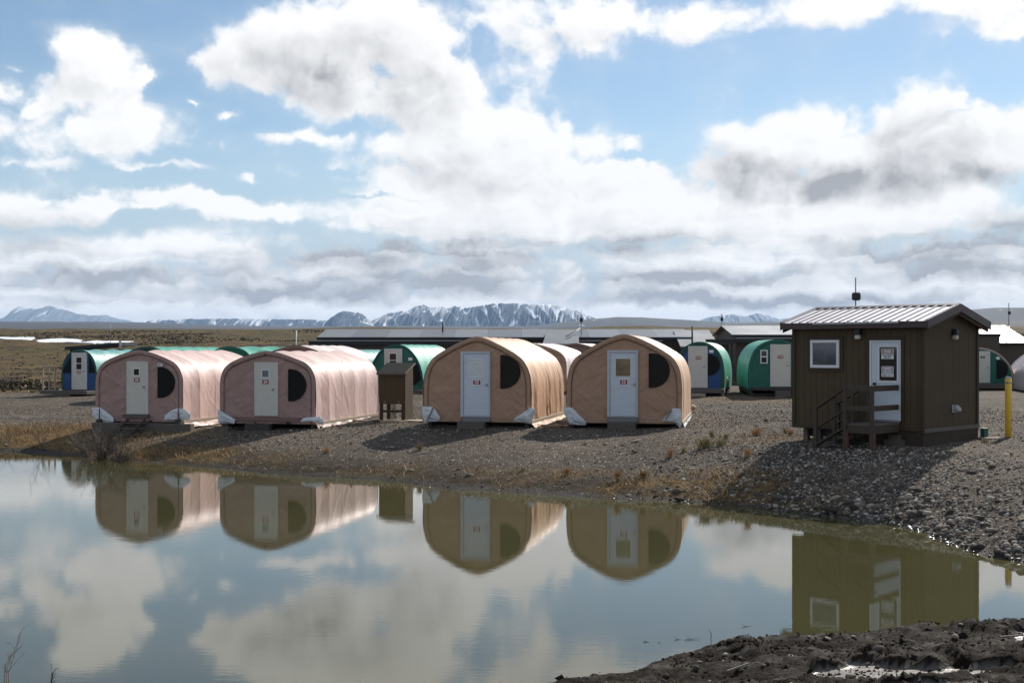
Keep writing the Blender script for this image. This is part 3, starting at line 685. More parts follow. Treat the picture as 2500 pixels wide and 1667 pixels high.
# ================================================================== tents
GABLE = [(1,0),(1.0,.28),(.997,.44),(.972,.56),(.915,.665),(.82,.75),(.64,.83),(.42,.908),(.21,.968),(.085,.992),(0,1)]
FLAT  = [(1,0),(1.0,.40),(.998,.56),(.975,.66),(.91,.755),(.80,.825),(.62,.885),(.40,.94),(.20,.978),(.08,.995),(0,1)]
ARCH  = [(.97,0),(1.0,.22),(.985,.42),(.93,.60),(.82,.75),(.65,.87),(.44,.945),(.22,.987),(0,1)]
DOME  = [(1,0),(.99,.16),(.955,.34),(.88,.53),(.76,.69),(.60,.83),(.40,.935),(.20,.985),(0,1)]
def outline(prof, w, h, n=40):
    """half profile -> smooth closed arch from the right foot over the top to the left foot, evenly spaced"""
    P = np.array(prof, float); t = np.concatenate([[0], np.cumsum(np.hypot(np.diff(P[:,0]*w), np.diff(P[:,1]*h)))])
    # Catmull-Rom through the points
    Q = np.vstack([2*P[0]-P[1], P, (-P[-2][0], P[-2][1])]); out = []
    for i in range(len(P)-1):
        p0, p1, p2, p3 = Q[i], Q[i+1], Q[i+2], Q[i+3]
        for s in np.linspace(0, 1, 12, endpoint=False):
            out.append(.5*((2*p1)+(-p0+p2)*s+(2*p0-5*p1+4*p2-p3)*s*s+(-p0+3*p1-3*p2+p3)*s**3))
    out.append(P[-1]); A = np.array(out)*(w, h); L = np.concatenate([[0], np.cumsum(np.hypot(*np.diff(A, axis=0).T))])
    s = np.linspace(0, L[-1], n+1); R_ = np.stack([np.interp(s, L, A[:,0]), np.interp(s, L, A[:,1])], 1)
    return np.vstack([R_, R_[-2::-1]*(-1, 1)])
def arch_top(prof, w, h, x):
    o = outline(prof, w, h, 60)[:61]; return np.interp(np.abs(x), o[::-1, 0], o[::-1, 1])

def dshape(x0, x1, z0, z1, n=16, flat=.10):
    """half-round window: straight on the left, round on the right"""
    zc, rz = (z0+z1)/2, (z1-z0)/2; a = np.linspace(-pi/2, pi/2, n)
    xf = x0 + (x1-x0)*flat
    return [(x0, z0)] + [(xf+(x1-xf)*cos(q), zc+rz*sin(q)) for q in a] + [(x0, z1)]

def tent(label, group, fr, W, H, L, zb, prof, mc, mf, mh, seed, hoops=5, hemw=.15, detail=2, crease=1., pleat=0., sag=1., backmat=None, skids=True, cat='tent', pink_skirt=None):
    """an arched tent: root at the ground under the middle of its front; x along the front, y into the tent"""
    root = thing('canvas_tent', label, cat, fr.o, fr.rz, group)
    w = W/2; n = 40 if detail == 2 else 18; m_ = 96 if detail == 2 else 26
    ol = outline(prof, w, H, n); dv = np.gradient(ol, axis=0); nrm = np.stack([dv[:,1], -dv[:,0]], 1); nrm /= np.linalg.norm(nrm, axis=1)[:,None]
    S = np.concatenate([[0], np.cumsum(np.hypot(*np.diff(ol, axis=0).T))]); Y = np.linspace(0, L, m_)
    SS, YY = np.meshgrid(S, Y); hz = ol[:,1]/H
    # cloth hangs a little between the hoops, and is creased where it is pulled
    hp = L/hoops; ph = (YY % hp)/hp; roof = sstep(.45, .8, hz)[None, :]
    sgn = -.040*sag*np.sin(pi*ph)**2*(.4+.9*roof) + .016*np.exp(-(np.minimum(ph, 1-ph)*hp/.05)**2)
    diag = YY*1.4 + (SS-S[len(S)//2])*.9*np.where(ph < .5, 1, -1)
    cr = crease*(.026*(ridged(diag*1.3, SS*.35+YY*.2, 3, seed)-.55)*(1-.55*roof) + .012*(fbm(YY*4.5, SS*2.2, 3, seed+5)-.5))
    pl = pleat*.075*(.4+1.2*fbm(YY*1.1, SS*.8, 3, seed+14))*(ridged(YY*2.3+.16*SS+1.1*fbm(YY*1.3, SS*.9, 3, seed+3), SS*.22, 2, seed+8)-.6)*sstep(.75, .45, hz)[None, :]
    flare = .02*np.exp(-hz/.05)[None, :]*(vn(YY*5, SS*0, seed+2)-.3)*2
    off = sgn + cr + pl + flare
    A = np.stack([ol[None,:,0]+nrm[None,:,0]*off, YY+.02*(fbm(SS*2, YY, 2, seed+1)-.5)*(YY > 0), zb+ol[None,:,1]+nrm[None,:,1]*off + .012*(vn(YY*2.2, SS, seed+12)-.5)*(hz < .02)], 2)
    MB().grid(A).build('cover', mc, root, True)
    MB().poly([(x, L-.01, zb+z) for x, z in ol[::2]]).build('back_panel', backmat or mf, root)
    # the front, creased out from the door
    nx, nz = (64, 40) if detail == 2 else (20, 14)
    X = np.linspace(-w*.985, w*.985, nx); T = np.linspace(0, 1, nz); top = arch_top(prof, w, H, X/.985)*.985
    XX, TT = np.meshgrid(X, T); ZZ = TT*top[None]
    rr = np.hypot(XX-.02*W, ZZ-.35*H); th = np.arctan2(ZZ-.35*H, XX)
    fy = .022 + crease*(.075*(ridged(th*3.2+.2*XX, rr*.55, 3, seed+20)-.6)*sstep(.25, .9, rr) +   .085*(ridged(XX*1.1+ZZ*1.7, ZZ*1.1-XX*.5, 2, seed+23)-.6)*sstep(.9, .1, ZZ) +   .026*(fbm(XX*6, ZZ*2.5, 3, seed+27)-.5))
    fy = np.maximum(fy, -.008)*np.clip(3.2*(1-np.abs(XX)/(w*.985)), 0, 1)**.5
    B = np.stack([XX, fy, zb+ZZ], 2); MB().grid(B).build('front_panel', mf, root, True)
    # gathered hem round the front edge, with its cord
    k2 = 220 if detail == 2 else 70; o2 = outline(prof, w, H, k2//2); d2 = np.gradient(o2, axis=0); n2 = np.stack([d2[:,1], -d2[:,0]], 1); n2 /= np.linalg.norm(n2, axis=1)[:,None]
    s2 = np.linspace(0, 1, len(o2))*S[-1]; gat = (np.sin(s2*55+3*vn(s2*3, s2*0, seed+4))*.5+.5)*(.5+vn(s2*6, s2*0, seed+6)); gat *= sstep(.12, .4, o2[:,1]/H)
    rows = []
    for q, (inw, yo) in enumerate([(-.004, .03), (.003, -.006), (-.014, -.019), (-.06, -.021), (-hemw, -.014), (-hemw-.012, .012)]):
        amp = [.0, .003, .010, .011, .003, 0][q]*(1 if detail == 2 else 0)
        rows.append(np.stack([o2[:,0]+n2[:,0]*inw, yo-amp*gat, zb+o2[:,1]+n2[:,1]*inw], 1))
    hem = MB().grid(rows).build('hem', mh, root, True)
    if detail == 2:
        cd = [(x+a*(-hemw), -.020, zb+z+b_*(-hemw)) for (x, z), (a, b_) in zip(o2[::3], n2[::3])]
        MB().tube(cd, .008, 5).build('cord', CORDM, hem, True)
    if skids:
        for sx_ in (-1, 1):
            mb = MB(); mb.cbox(sx_*(w-.16)-.07, sx_*(w-.16)+.07, .12, L-.1, max(.0, zb-.20), zb-.012, .008); mb.build('skid', WOODD, root)
        mb = MB()
        for y in np.linspace(.35, L-.4, 5): mb.cbox(-w+.1, w-.1, y-.08, y+.08, -.12, max(.04, zb-.205), .01)
        mb.build('cross_timber', WOODD, root)
        MB().box(-w+.03, w-.03, .05, L-.03, zb-.010, zb+.06).build('floor', WOODD, root)
    return root

def door(root, fr, x0, x1, z0, z1, mat, frame=None, pane=None, panemat=PANEK, split=False, knob=None, lever=False, sign=None, signtext=None, plate=False, signmat=REDP, y=-.035, trim=WHITE, hinge=False):
    if frame:
        fx0, fx1, fz0, fz1 = frame; mb = MB()
        mb.cbox(fx0, x0-.002, y-.03, .04, fz0, fz1, .005).cbox(x1+.002, fx1, y-.03, .04, fz0, fz1, .005).cbox(x0-.002, x1+.002, y-.03, .04, z1+.004, fz1, .005)
        if z0-fz0 > .02: mb.cbox(x0-.002, x1+.002, y-.028, .04, fz0, z0-.006, .005)
        mb.build('door_frame', DOORFR, root)
    d = MB().cbox(x0+.004, x1-.004, y, y+.04, z0, z1, .005).build('door', mat, root)
    yy = y-.002
    if not frame:
        mb = MB(); t = .022
        mb.cbox(x0-t, x0, yy-.004, .04, z0, z1+t, .003).cbox(x1, x1+t, yy-.004, .04, z0, z1+t, .003).cbox(x0, x1, yy-.004, .04, z1+.002, z1+t, .003); mb.build('door_frame', trim, root)
    if pane:
        a, b, c, e = pane; t = .035 if not frame else .03
        mb = MB(); mb.cbox(a-t, a, yy-.016, yy, c-t, e+t, .004).cbox(b, b+t, yy-.016, yy, c-t, e+t, .004).cbox(a, b, yy-.016, yy, c-t, c, .004).cbox(a, b, yy-.016, yy, e, e+t, .004)
        if split: mb.cbox(a, b, yy-.014, yy-.002, (c+e)/2-.018, (c+e)/2+.018, .003)
        mb.build('window_frame', trim, d)
        MB().box(a, b, yy-.006, yy, c, e).build('window_pane', panemat, d)
    if knob:
        kx, kz = knob
        if lever: MB().tube([(kx, yy, kz), (kx, yy-.06, kz)], .022, 8).bar((kx+.02, yy-.055, kz), (kx-.11, yy-.055, kz), .02, .02).cbox(kx-.03, kx+.03, yy-.012, yy, kz-.05, kz+.05, .005).build('handle', STEEL, d)
        else: MB().tube([(kx, yy, kz), (kx, yy-.03, kz), (kx, yy-.035, kz), (kx, yy-.06, kz), (kx, yy-.075, kz)], [.032, .014, .028, .034, .016], 10).build('handle', STEEL, d, True)
    if sign:
        a, b, c, e = sign
        if plate: MB().cbox(a-.035, b+.035, yy-.008, yy, c-.04, e+.045, .003).build('number_board', WHITE, d); yy -= .009
        MB().cbox(a, b, yy-.006, yy, c, e, .002).build('number_plate', signmat, d)
        text_part('number', signtext, (e-c)*.98, SIGNW, d, ((a+b)/2, yy-.0075, (c+e)/2), sx=min(1.0, 1.0*(b-a)/((e-c)*.62*max(2, len(signtext)))), bold=.004)
    if hinge:
        mb = MB()
        for q in (.12, .5, .88): zc = z0+(z1-z0)*q; mb.cbox(x0-.012, x0+.012, yy-.014, yy+.01, zc-.05, zc+.05, .003)
        mb.build('hinge', STEEL, d)
    return d

def screen_window(root, x0, x1, z0, z1, mat=SCREEN, y=-.004):
    o = dshape(x0, x1, z0, z1); s = MB().slab(o[::-1], y-.012, y+.03).build('screen_window', mat, root)
    c = np.array(o); MB().tube([(x, y-.013, z) for x, z in o]+[(o[0][0], y-.013, o[0][1])], .011, 5).build('binding', mat, s, True)
    return s
def flap(root, fr, sc, pts, depth, mat=FLAP, name='corner_flap', bulge=.07, fold=0):
    """a loose corner of white sheet: outline in picture points, standing off the front and bowed"""
    o = [fr.hit(x/sc[0]+sc[1], y/sc[0]+sc[2], -depth) for x, y in pts]; c = np.mean(o, axis=0); n = len(o); V = []; Fc = []
    rings = (1., .72, .4)
    for r, q in enumerate(rings):
        for i, (x, z) in enumerate(o):
            V.append((c[0]+(x-c[0])*q, -depth - bulge*(1-q*q)*(.5+vn(i*1.7, r*2.1, 5+n)) + .05*(vn(i*2.3, r, 9)-.5), max(.03, c[1]+(z-c[1])*q)))
    V.append((c[0], -depth-bulge, c[1]))
    for r in range(2):
        for i in range(n): Fc.append((r*n+i, r*n+(i+1) % n, (r+1)*n+(i+1) % n, (r+1)*n+i))
    for i in range(n): Fc.append((2*n+i, 2*n+(i+1) % n, 3*n))
    mb = MB(); mb.add(V, Fc); nb = len(V)
    mb.add([(x, y+.012, z) for x, y, z in V], [f[::-1] for f in Fc]); mb.f += [(i, i+nb, (i+1) % n+nb, (i+1) % n) for i in range(n)]
    return mb.build(name, mat, root, False)

def front_frame(cx, s, basepy, yaw, ground_z=None):
    x, d = (cx-CX)/s, F/s; gz = g1z(x, d) if ground_z is None else ground_z
    return Frame(x, d, gz, -R(yaw)), CAMZ-(basepy-HY)/s - gz
C1, C2, C3, C4 = (3.92, 0, 720), (4.356, 450, 760), (4.3556, 880, 760), (3.92, 1360, 760)
def pxr(fr, sc, x0, y0, x1, y1, y=-.03):
    a, b = fr.hit(x0/sc[0]+sc[1], y1/sc[0]+sc[2], y), fr.hit(x1/sc[0]+sc[1], y0/sc[0]+sc[2], y); return (a[0], b[0], a[1], b[1])
def pxp(fr, sc, x, y, yo=-.03): return fr.hit(x/sc[0]+sc[1], y/sc[0]+sc[2], yo)
FRONTROW = 'numbered tents in the front row by the pond'

def side_foot(root, W, L, zb, matrail, matskirt, seed, drop=.16):
    """timber rail and a turned-up strip of skirt along the right side"""
    w = W/2
    MB().cbox(w-.01, w+.035, .02, L, zb-.03, zb+.07, .006).build('side_rail', matrail, root)
    MB().cbox(-w-.035, -w+.01, .02, L, zb-.03, zb+.07, .006).build('side_rail', matrail, root)
    y = np.linspace(.03, L-.02, 70); rows = []
    for q in range(5):
        t = q/4; rows.append(np.stack([w+.02+.09*t+.05*(fbm(y*2.4, y*0+t*2, 3, seed)-.5)+.02, y, zb-.035-drop*t+.05*(fbm(y*3.1, y*0+t, 3, seed+4)-.5)*t], 1))
    MB().grid(np.array(rows)).build('skirt', matskirt, root, True)

# ---- tent 25
fr, zb = front_frame(339, 67.6, 1029, 12.5); W, H, L = 228/67.6/.976, 174/67.6, 6.5
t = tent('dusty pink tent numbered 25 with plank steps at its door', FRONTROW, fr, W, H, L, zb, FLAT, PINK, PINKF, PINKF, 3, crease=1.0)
door(t, fr, *pxr(fr, C1, 1218, 642, 1408, 1138), DOORC, pane=pxr(fr, C1, 1283, 708, 1333, 766), knob=pxp(fr, C1, 1380, 880), sign=pxr(fr, C1, 1283, 793, 1338, 833), signtext='25')
screen_window(t, *pxr(fr, C1, 1508, 690, 1672, 982))
a = pxr(fr, C1, 1507, 655, 1552, 684); pt = MB().cbox(a[0], a[1], -.024, .02, a[2], a[3], .002).build('paper_label', SIGNW, t); MB().box(a[0]+.03, a[1]-.06, -.0265, -.0245, a[3]-.06, a[3]-.03).box(a[0]+.03, a[1]-.03, -.0265, -.0245, a[2]+.03, a[2]+.05).build('print', GREYMET, pt)
flap(t, fr, C1, [(880,1075),(960,1075),(1010,1110),(1085,1170),(1088,1215),(1000,1222),(930,1222),(885,1160)], .09)
flap(t, fr, C1, [(1575,1150),(1640,1105),(1700,1080),(1770,1095),(1825,1140),(1815,1195),(1720,1200),(1575,1195)], .11)
for (x, y0, y1) in ((953, 1085, 1192), (1708, 1075, 1190)):
    p0, p1 = pxp(fr, C1, x, y0, -.2), pxp(fr, C1, x, y1, -.2); MB().bar((p0[0], -.21, p0[1]), (p1[0], -.21, p1[1]), .035, .012, (0,1,0)).build('strap', WOODD, t)
    q = pxp(fr, C1, x-5, 1208, -.2); MB().cbox(q[0]-.09, q[0]+.09, -.26, -.08, q[1]-.08, q[1]+.08, .01).build('foot_block', WOODD, t)
a = pxr(fr, C1, 1185, 1143, 1425, 1172); MB().cbox(a[0], a[1], -.14, -.01, a[2], a[3], .006).build('sill_board', WOOD, t)
b0 = pxr(fr, C1, 895, 1232, 1840, 1330, -.2); MB().cbox(b0[0], b0[1], -.34, -.04, -.12, b0[3], .015).build('foundation_timber', WOOD, t)
st = MB()
for i, (x0, x1, y) in enumerate([(1155,1395,1213),(1128,1368,1268),(1095,1335,1327)]):
    yo = -.40-.26*i; a = fr.hit(x0/3.92, y/3.92+720, yo); b = fr.hit(x1/3.92, y/3.92+720, yo); z = a[1]-.015
    MB().cbox(a[0], b[0], yo-.13, yo+.13, z-.04, z, .006).build('step', WOOD, t)
p0, p1 = fr.hit(1215/3.92, 1200/3.92+720, -.3), fr.hit(1155/3.92, 1345/3.92+720, -1.0)
for dx in (0.05, .72): MB().bar((p0[0]+dx, -.28, p0[1]), (p0[0]+dx-.1, -1.05, .02), .05, .16).build('stringer', WOODD, t)
side_foot(t, W, L, zb, WOODP, PINKEDGE, 41)
T25 = (t, fr)
# ---- tent 24
fr, zb = front_frame(653, 70.2, 1034, 12.5); W, H, L = 243/70.2/.976, 177/70.2, 6.6
t = tent('dusty pink tent numbered 24 with sheet curled up at its foot', FRONTROW, fr, W, H, L, zb, FLAT, PINK, PINKF, PINKF, 57, crease=1.15)
door(t, fr, *pxr(fr, C2, 753, 549, 985, 1110), DOORC, pane=pxr(fr, C2, 830, 627, 898, 698), panemat=PANEC, knob=pxp(fr, C2, 945, 830), sign=pxr(fr, C2, 830, 728, 898, 772), signtext='24')
screen_window(t, *pxr(fr, C2, 1105, 617, 1293, 952))
flap(t, fr, C2, [(350,1045),(380,1050),(430,1085),(540,1150),(530,1195),(470,1193),(400,1190),(362,1180)], .07)
flap(t, fr, C2, [(1230,1170),(1265,1135),(1330,1125),(1440,1120),(1475,1145),(1490,1185),(1450,1205),(1400,1180),(1330,1170)], .12, bulge=.12)
a = pxr(fr, C2, 500, 1128, 1240, 1162); MB().cbox(a[0], a[1], -.05, .02, a[2], a[3], .006).build('foot_rail', BROWNF, t)
a = pxr(fr, C2, 655, 1200, 915, 1262, -.1); MB().cbox(a[0], a[1], -.22, .1, -.1, a[3], .012).build('door_block', WOODD, t)
a = pxr(fr, C2, 345, 1240, 490, 1300, -.1); MB().cbox(a[0], a[1], -.30, .02, -.1, max(.10, a[3]), .012).build('foot_block', WOOD, t)
a = pxr(fr, C2, 410, 1178, 470, 1240, -.1); MB().cbox(a[0], a[1], -.22, .0, .1, zb, .012).build('foot_block', WOODD, t)
q = pxp(fr, C2, 858, 462, -.05); MB().cbox(q[0]-.03, q[0]+.03, -.06, -.03, q[1]-.02, q[1]+.03, .004).build('hook', BLACK, t)
side_foot(t, W, L, zb, WOODP, PINKEDGE, 43)
# ---- tent 23
fr, zb = front_frame(1164, 73.6, 1030, 12.5); W, H, L = 262/73.6/.976, 207/73.6, 6.1
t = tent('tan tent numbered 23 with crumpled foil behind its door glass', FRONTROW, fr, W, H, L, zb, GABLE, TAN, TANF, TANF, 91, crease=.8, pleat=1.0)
door(t, fr, *pxr(fr, C3, 1098, 450, 1367, 1104), DOORW, frame=pxr(fr, C3, 1065, 427, 1380, 1118), pane=pxr(fr, C3, 1160, 515, 1303, 695), panemat=FOIL, knob=pxp(fr, C3, 1345, 782), lever=True, sign=pxr(fr, C3, 1201, 731, 1277, 777), signtext='23', plate=True, hinge=True)
screen_window(t, *pxr(fr, C3, 1490, 467, 1698, 817), SCREEN2)
flap(t, fr, C3, [(657,1010),(720,1012),(770,1015),(800,1050),(850,1130),(835,1165),(760,1170),(680,1180),(655,1090)], .08)
flap(t, fr, C3, [(1820,1015),(1850,1040),(1855,1070),(1835,1140),(1805,1195),(1740,1180),(1628,1165),(1650,1130),(1740,1070)], .12, bulge=.1)
p0, p1 = pxp(fr, C3, 775, 1020, -.2), pxp(fr, C3, 712, 1160, -.2); MB().bar((p0[0], -.2, p0[1]), (p1[0], -.2, p1[1]), .05, .012, (0,1,0)).build('strap', GREYMET, t)
a = pxr(fr, C3, 1085, 1121, 1376, 1170); MB().cbox(a[0], a[1], -.045, .02, a[2], a[3], .006).build('sill_board', GREYMET, t)
a = pxr(fr, C3, 1040, 1172, 1325, 1245, -.15); MB().cbox(a[0], a[1], -.32, .05, -.1, a[3], .012).build('door_block', WOOD, t)
side_foot(t, W, L, zb, WOODP, TAN, 47, .12)
# ---- tent 22
fr, zb = front_frame(1523, 75.4, 1033, 11); W, H, L = 275/75.4/.98, 216/75.4, 6.1
t = tent('tan tent numbered 22 with brown paper behind its door glass', FRONTROW, fr, W, H, L, zb, GABLE, TAN, TANF, TANF, 133, crease=.7, pleat=.35)
door(t, fr, *pxr(fr, C4, 506, 395, 756, 996), DOORW, frame=pxr(fr, C4, 480, 372, 775, 1008), pane=pxr(fr, C4, 562, 454, 702, 620), panemat=PANEB, knob=pxp(fr, C4, 742, 700), lever=True, sign=pxr(fr, C4, 603, 654, 673, 698), signtext='22', plate=True, hinge=True)
screen_window(t, *pxr(fr, C4, 880, 404, 1077, 728), SCREEN2)
flap(t, fr, C4, [(60,935),(90,915),(145,920),(200,980),(280,1055),(275,1088),(200,1085),(120,1080),(85,1010)], .09)
flap(t, fr, C4, [(1000,1050),(1060,985),(1110,925),(1180,930),(1195,990),(1190,1100),(1175,1115),(1145,1075),(1120,1060)], .10)
p0, p1 = pxp(fr, C4, 1100, 945, -.2), pxp(fr, C4, 1035, 1035, -.2); MB().bar((p0[0], -.2, p0[1]), (p1[0], -.2, p1[1]), .05, .012, (0,1,0)).build('strap', GREYMET, t)
a = pxr(fr, C4, 490, 1011, 771, 1054); MB().cbox(a[0], a[1], -.045, .02, a[2], a[3], .006).build('sill_board', GREYMET, t)
a = pxr(fr, C4, 487, 1057, 755, 1132, -.15); MB().cbox(a[0], a[1], -.32, .05, -.1, a[3], .012).build('door_block', WOOD, t)
side_foot(t, W, L, zb, WOODP, FLAP, 49, .14)

# ---- tents behind
C6 = (4.704, 1500, 720)
BACK = 'tents standing behind the front row'
def rear(label, cx, s, toppy, basepy, halfpx, yaw, L, prof, mc, mf, mh, seed, **kw):
    gz = kw.pop('gz', None); fr, zb = front_frame(cx, s, basepy, yaw, gz)
    t = tent(label, BACK, fr, 2*halfpx/s/cos(R(yaw)), (basepy-toppy)/s, L, max(.06, zb), prof, mc, mf, mh, seed, detail=1, **kw)
    return t, fr
# blue front, teal cover, far left
t, fr = rear('blue fronted tent with teal cover at the left edge of the camp', 193, 47., 853, 951, 48, 15, 7.5, ARCH, TEALC, BLUE, DKGREEN, 211, hemw=.10, crease=.6)
door(t, fr, *pxr(fr, C1, 690, 556, 826, 904), DOORC, pane=pxr(fr, C1, 732, 597, 782, 712), split=True, knob=pxp(fr, C1, 803, 730), sign=pxr(fr, C1, 735, 725, 775, 752), signtext='21 N')
for (xa, xb, xc) in ((590, 675, 672), (850, 915, 852)):
    a, b, c = pxp(fr, C1, xa, 745, -.01), pxp(fr, C1, xb, 745, -.01), pxp(fr, C1, xc, 590, -.01)
    MB().slab([(a[0], a[1]), (b[0], b[1]), (c[0], c[1])], -.02, .03).build('screen_window', SCREEN, t)
a = pxr(fr, C1, 440, 915, 885, 945, -.4); MB().cbox(a[0], a[1], -.9, .1, a[2], a[3], .01).build('deck', WOOD, t)
a = pxr(fr, C1, 555, 950, 720, 1000, -.5); MB().cbox(a[0], a[1], -.95, -.4, -.05, a[3], .01).build('step', WOOD, t)
mb = MB()
for x in (442, 500, 556):
    p = pxp(fr, C1, x, 690, -.6); mb.bar((p[0], -.85, .2), (p[0], -.85, p[1]), .06)
pa, pb = pxp(fr, C1, 442, 693, -.6), pxp(fr, C1, 560, 690, -.6); mb.bar((pa[0], -.85, pa[1]), (pb[0], -.85, pb[1]), .05, .10); mb.bar((pa[0], -.85, pa[1]-.55), (pb[0], -.85, pb[1]-.55), .05, .08)
mb.build('railing', WOODP, t)
# green humps behind tent 25
rear('green tent of which only the top shows above tent 25', 358, 50., 846.5, 940, 70, 14, 6.5, ARCH, GREENC, DKGREEN, DKGREEN, 223, crease=.7)
rear('bright green wrinkled tent roof between tents 25 and 24', 560, 46.5, 846, 938, 78, 42, 6.5, ARCH, GREENC, GREEN, GREEN, 227, crease=1.4)
# brown front, pinkish cover, behind tent 24
rear('pale pink tent with brown arch behind the roof of tent 24', 722, 55., 843, 950, 84, 12.5, 5.6, FLAT, WHITEP, BROWNF, BROWNF, 229, crease=.8)
rear('teal tent just showing beside the pale pink roof', 852, 43.5, 854, 938, 50, 12.5, 5., ARCH, TEALC, DKGREEN, DKGREEN, 231)
# green tent behind the brown kiosk
t, fr = rear('dark green tent behind the brown kiosk with white door', 966, 47.8, 841, 952, 69, 13, 6.5, DOME, GREENC, GREEN, DKGREEN, 233, hemw=.10, crease=.7)
door(t, fr, *pxr(fr, C3, 258, 402, 437, 850), DOORC, pane=pxr(fr, C3, 312, 450, 380, 590), split=True, knob=pxp(fr, C3, 415, 640))
screen_window(t, *pxr(fr, C3, 510, 545, 655, 782))
a = pxr(fr, C3, 508, 492, 550, 522); MB().box(a[0], a[1], -.02, .03, a[2], a[3]).build('paper_label', SIGNW, t)
a = pxr(fr, C3, 60, 835, 690, 880, -.3); MB().cbox(a[0], a[1], -.5, .1, a[2], a[3], .01).build('deck', WOOD, t)
# white roof behind 23, brown hump further back
rear('white roofed tent showing between tents 23 and 22', 1292, 49., 838, 955, 90, 12.5, 6.1, FLAT, WHITEP, TANF, TANF, 237, crease=.6)
rear('brown arched tent end far back between tents 23 and 22', 1405, 41., 838, 930, 70, 12.5, 6., FLAT, WHITEP, BROWNF, BROWNF, 239)
# 14 N
t, fr = rear('green tent with blue front numbered 14 N beside tent 22', 1708, 50., 835, 950, 58, 14, 5.5, ARCH, GREENC, BLUE, DKGREEN, 241, hemw=.16, crease=.8)
door(t, fr, *pxr(fr, C6, 853, 592, 1064, 1064), DOORC, knob=pxp(fr, C6, 1030, 828), sign=pxr(fr, C6, 933, 703, 997, 740), signtext='14 N')
screen_window(t, *pxr(fr, C6, 1075, 683, 1205, 920))
a = pxr(fr, C6, 1088, 633, 1138, 664); MB().box(a[0], a[1], -.02, .03, a[2], a[3]).build('paper_label', SIGNW, t)
a = pxr(fr, C6, 700, 1078, 1265, 1122, -.3); MB().cbox(a[0], a[1], -.5, .1, a[2], a[3], .01).build('deck', WOOD, t)
a = pxr(fr, C6, 890, 1130, 1050, 1170, -.4); MB().cbox(a[0], a[1], -.8, -.4, -.05, a[3], .01).build('step', WOODP, t)
a = pxr(fr, C6, 1228, 1090, 1262, 1165, -.3); MB().cbox(a[0], a[1], -.5, -.3, -.05, a[3], .01).build('deck_post', WOOD, t)
# 13 N
t, fr = rear('all green tent numbered 13 N beside the hut', 1898, 51., 829, 950, 70, 5, 5.5, ARCH, GREENC, GREEN, GREEN, 243, hemw=.14, crease=.8)
door(t, fr, *pxr(fr, C6, 1797, 572, 2018, 1052), DOORC, knob=pxp(fr, C6, 1988, 812), sign=pxr(fr, C6, 1875, 692, 1940, 730), signtext='13 N')
a = pxr(fr, C6, 1688, 642, 1748, 776); t_ = .05
wf = MB().cbox(a[0]-t_, a[0], -.05, .03, a[2]-t_, a[3]+t_, .005).cbox(a[1], a[1]+t_, -.05, .03, a[2]-t_, a[3]+t_, .005).cbox(a[0], a[1], -.05, .03, a[2]-t_, a[2], .005).cbox(a[0], a[1], -.05, .03, a[3], a[3]+t_, .005).cbox(a[0], a[1], -.045, .03, (a[2]+a[3])/2-.03, (a[2]+a[3])/2+.03, .005).build('window', WHITE, t)
MB().box(a[0], a[1], -.03, .02, a[2], a[3]).build('pane', PANEK, wf)
a = pxr(fr, C6, 1600, 1060, 2060, 1095, -.2); MB().cbox(a[0], a[1], -.3, .1, a[2], a[3], .01).build('deck', WOODD, t)
a = pxr(fr, C6, 1845, 1100, 2015, 1175, -.4); MB().cbox(a[0], a[1], -.8, -.3, -.05, a[3], .01).build('step', WOOD, t)
# number 2
C5 = (4.127, 2360, 720)
t, fr = rear('low green tent numbered 2 with pink edging right of the hut', 2381, 44., 848, 937, 89, 10, 6., DOME, SILVER, GREEN, PINKEDGE, 247, hemw=.08)
door(t, fr, *pxr(fr, C5, 132, 570, 232, 884), DOORC, knob=pxp(fr, C5, 210, 728), sign=pxr(fr, C5, 142, 615, 182, 638), signtext='2', signmat=SIGNK)
screen_window(t, *pxr(fr, C5, 303, 655, 415, 842))
a, b, c, d_ = pxp(fr, C5, 292, 630), pxp(fr, C5, 312, 655), pxp(fr, C5, 335, 645), pxp(fr, C5, 325, 618); MB().slab([a, b, c, d_], -.03, .03).build('tape_patch', SIGNW, t)
a = pxr(fr, C5, -60, 892, 560, 940, -.3); MB().cbox(a[0], a[1], -.5, .1, a[2], a[3], .01).build('deck', WOOD, t)
rear('silvery pink tent with hoop ribs at the right edge', 2640, 48.4, 850, 957, 110, 12, 7., DOME, SILVER, SILVER, SILVER, 251, hoops=7, sag=2.4, crease=1.2)

# ================================================================== the brown hut
BROWN = pmat('brown_siding', (.086, .061, .035), .8, spec=.22, var=.16, vscale=2.5, bump=.003, bscale=60, dirt=.3, dirtcol=(.085,.066,.048))
BROWNT = pmat('brown_trim', (.060, .044, .028), .75, spec=.25, var=.14, vscale=3)
BROWND = pmat('brown_skirting', (.055, .041, .028), .8, spec=.25, var=.2, vscale=2, dirt=.4, dirtcol=(.09,.072,.055))
MAROON = pmat('maroon_fascia', (.052, .026, .024), .45, var=.1)
ROOFM = pmat('ribbed_roof_metal', (.66, .61, .60), .50, .45, var=.08, vscale=2)
PORCHW = pmat('brown_stained_timber', (.062, .042, .028), .75, var=.25, vscale=6, bump=.003, dirt=.35, dirtcol=(.13,.105,.085))
TREADW = pmat('worn_tread_timber', (.12, .095, .075), .8, var=.3, vscale=6)
LENS = pmat('lamp_glass', (.50, .47, .38), .25, var=.08)
VENTM = pmat('grey_vent_plastic', (.42, .44, .45), .5, var=.05)

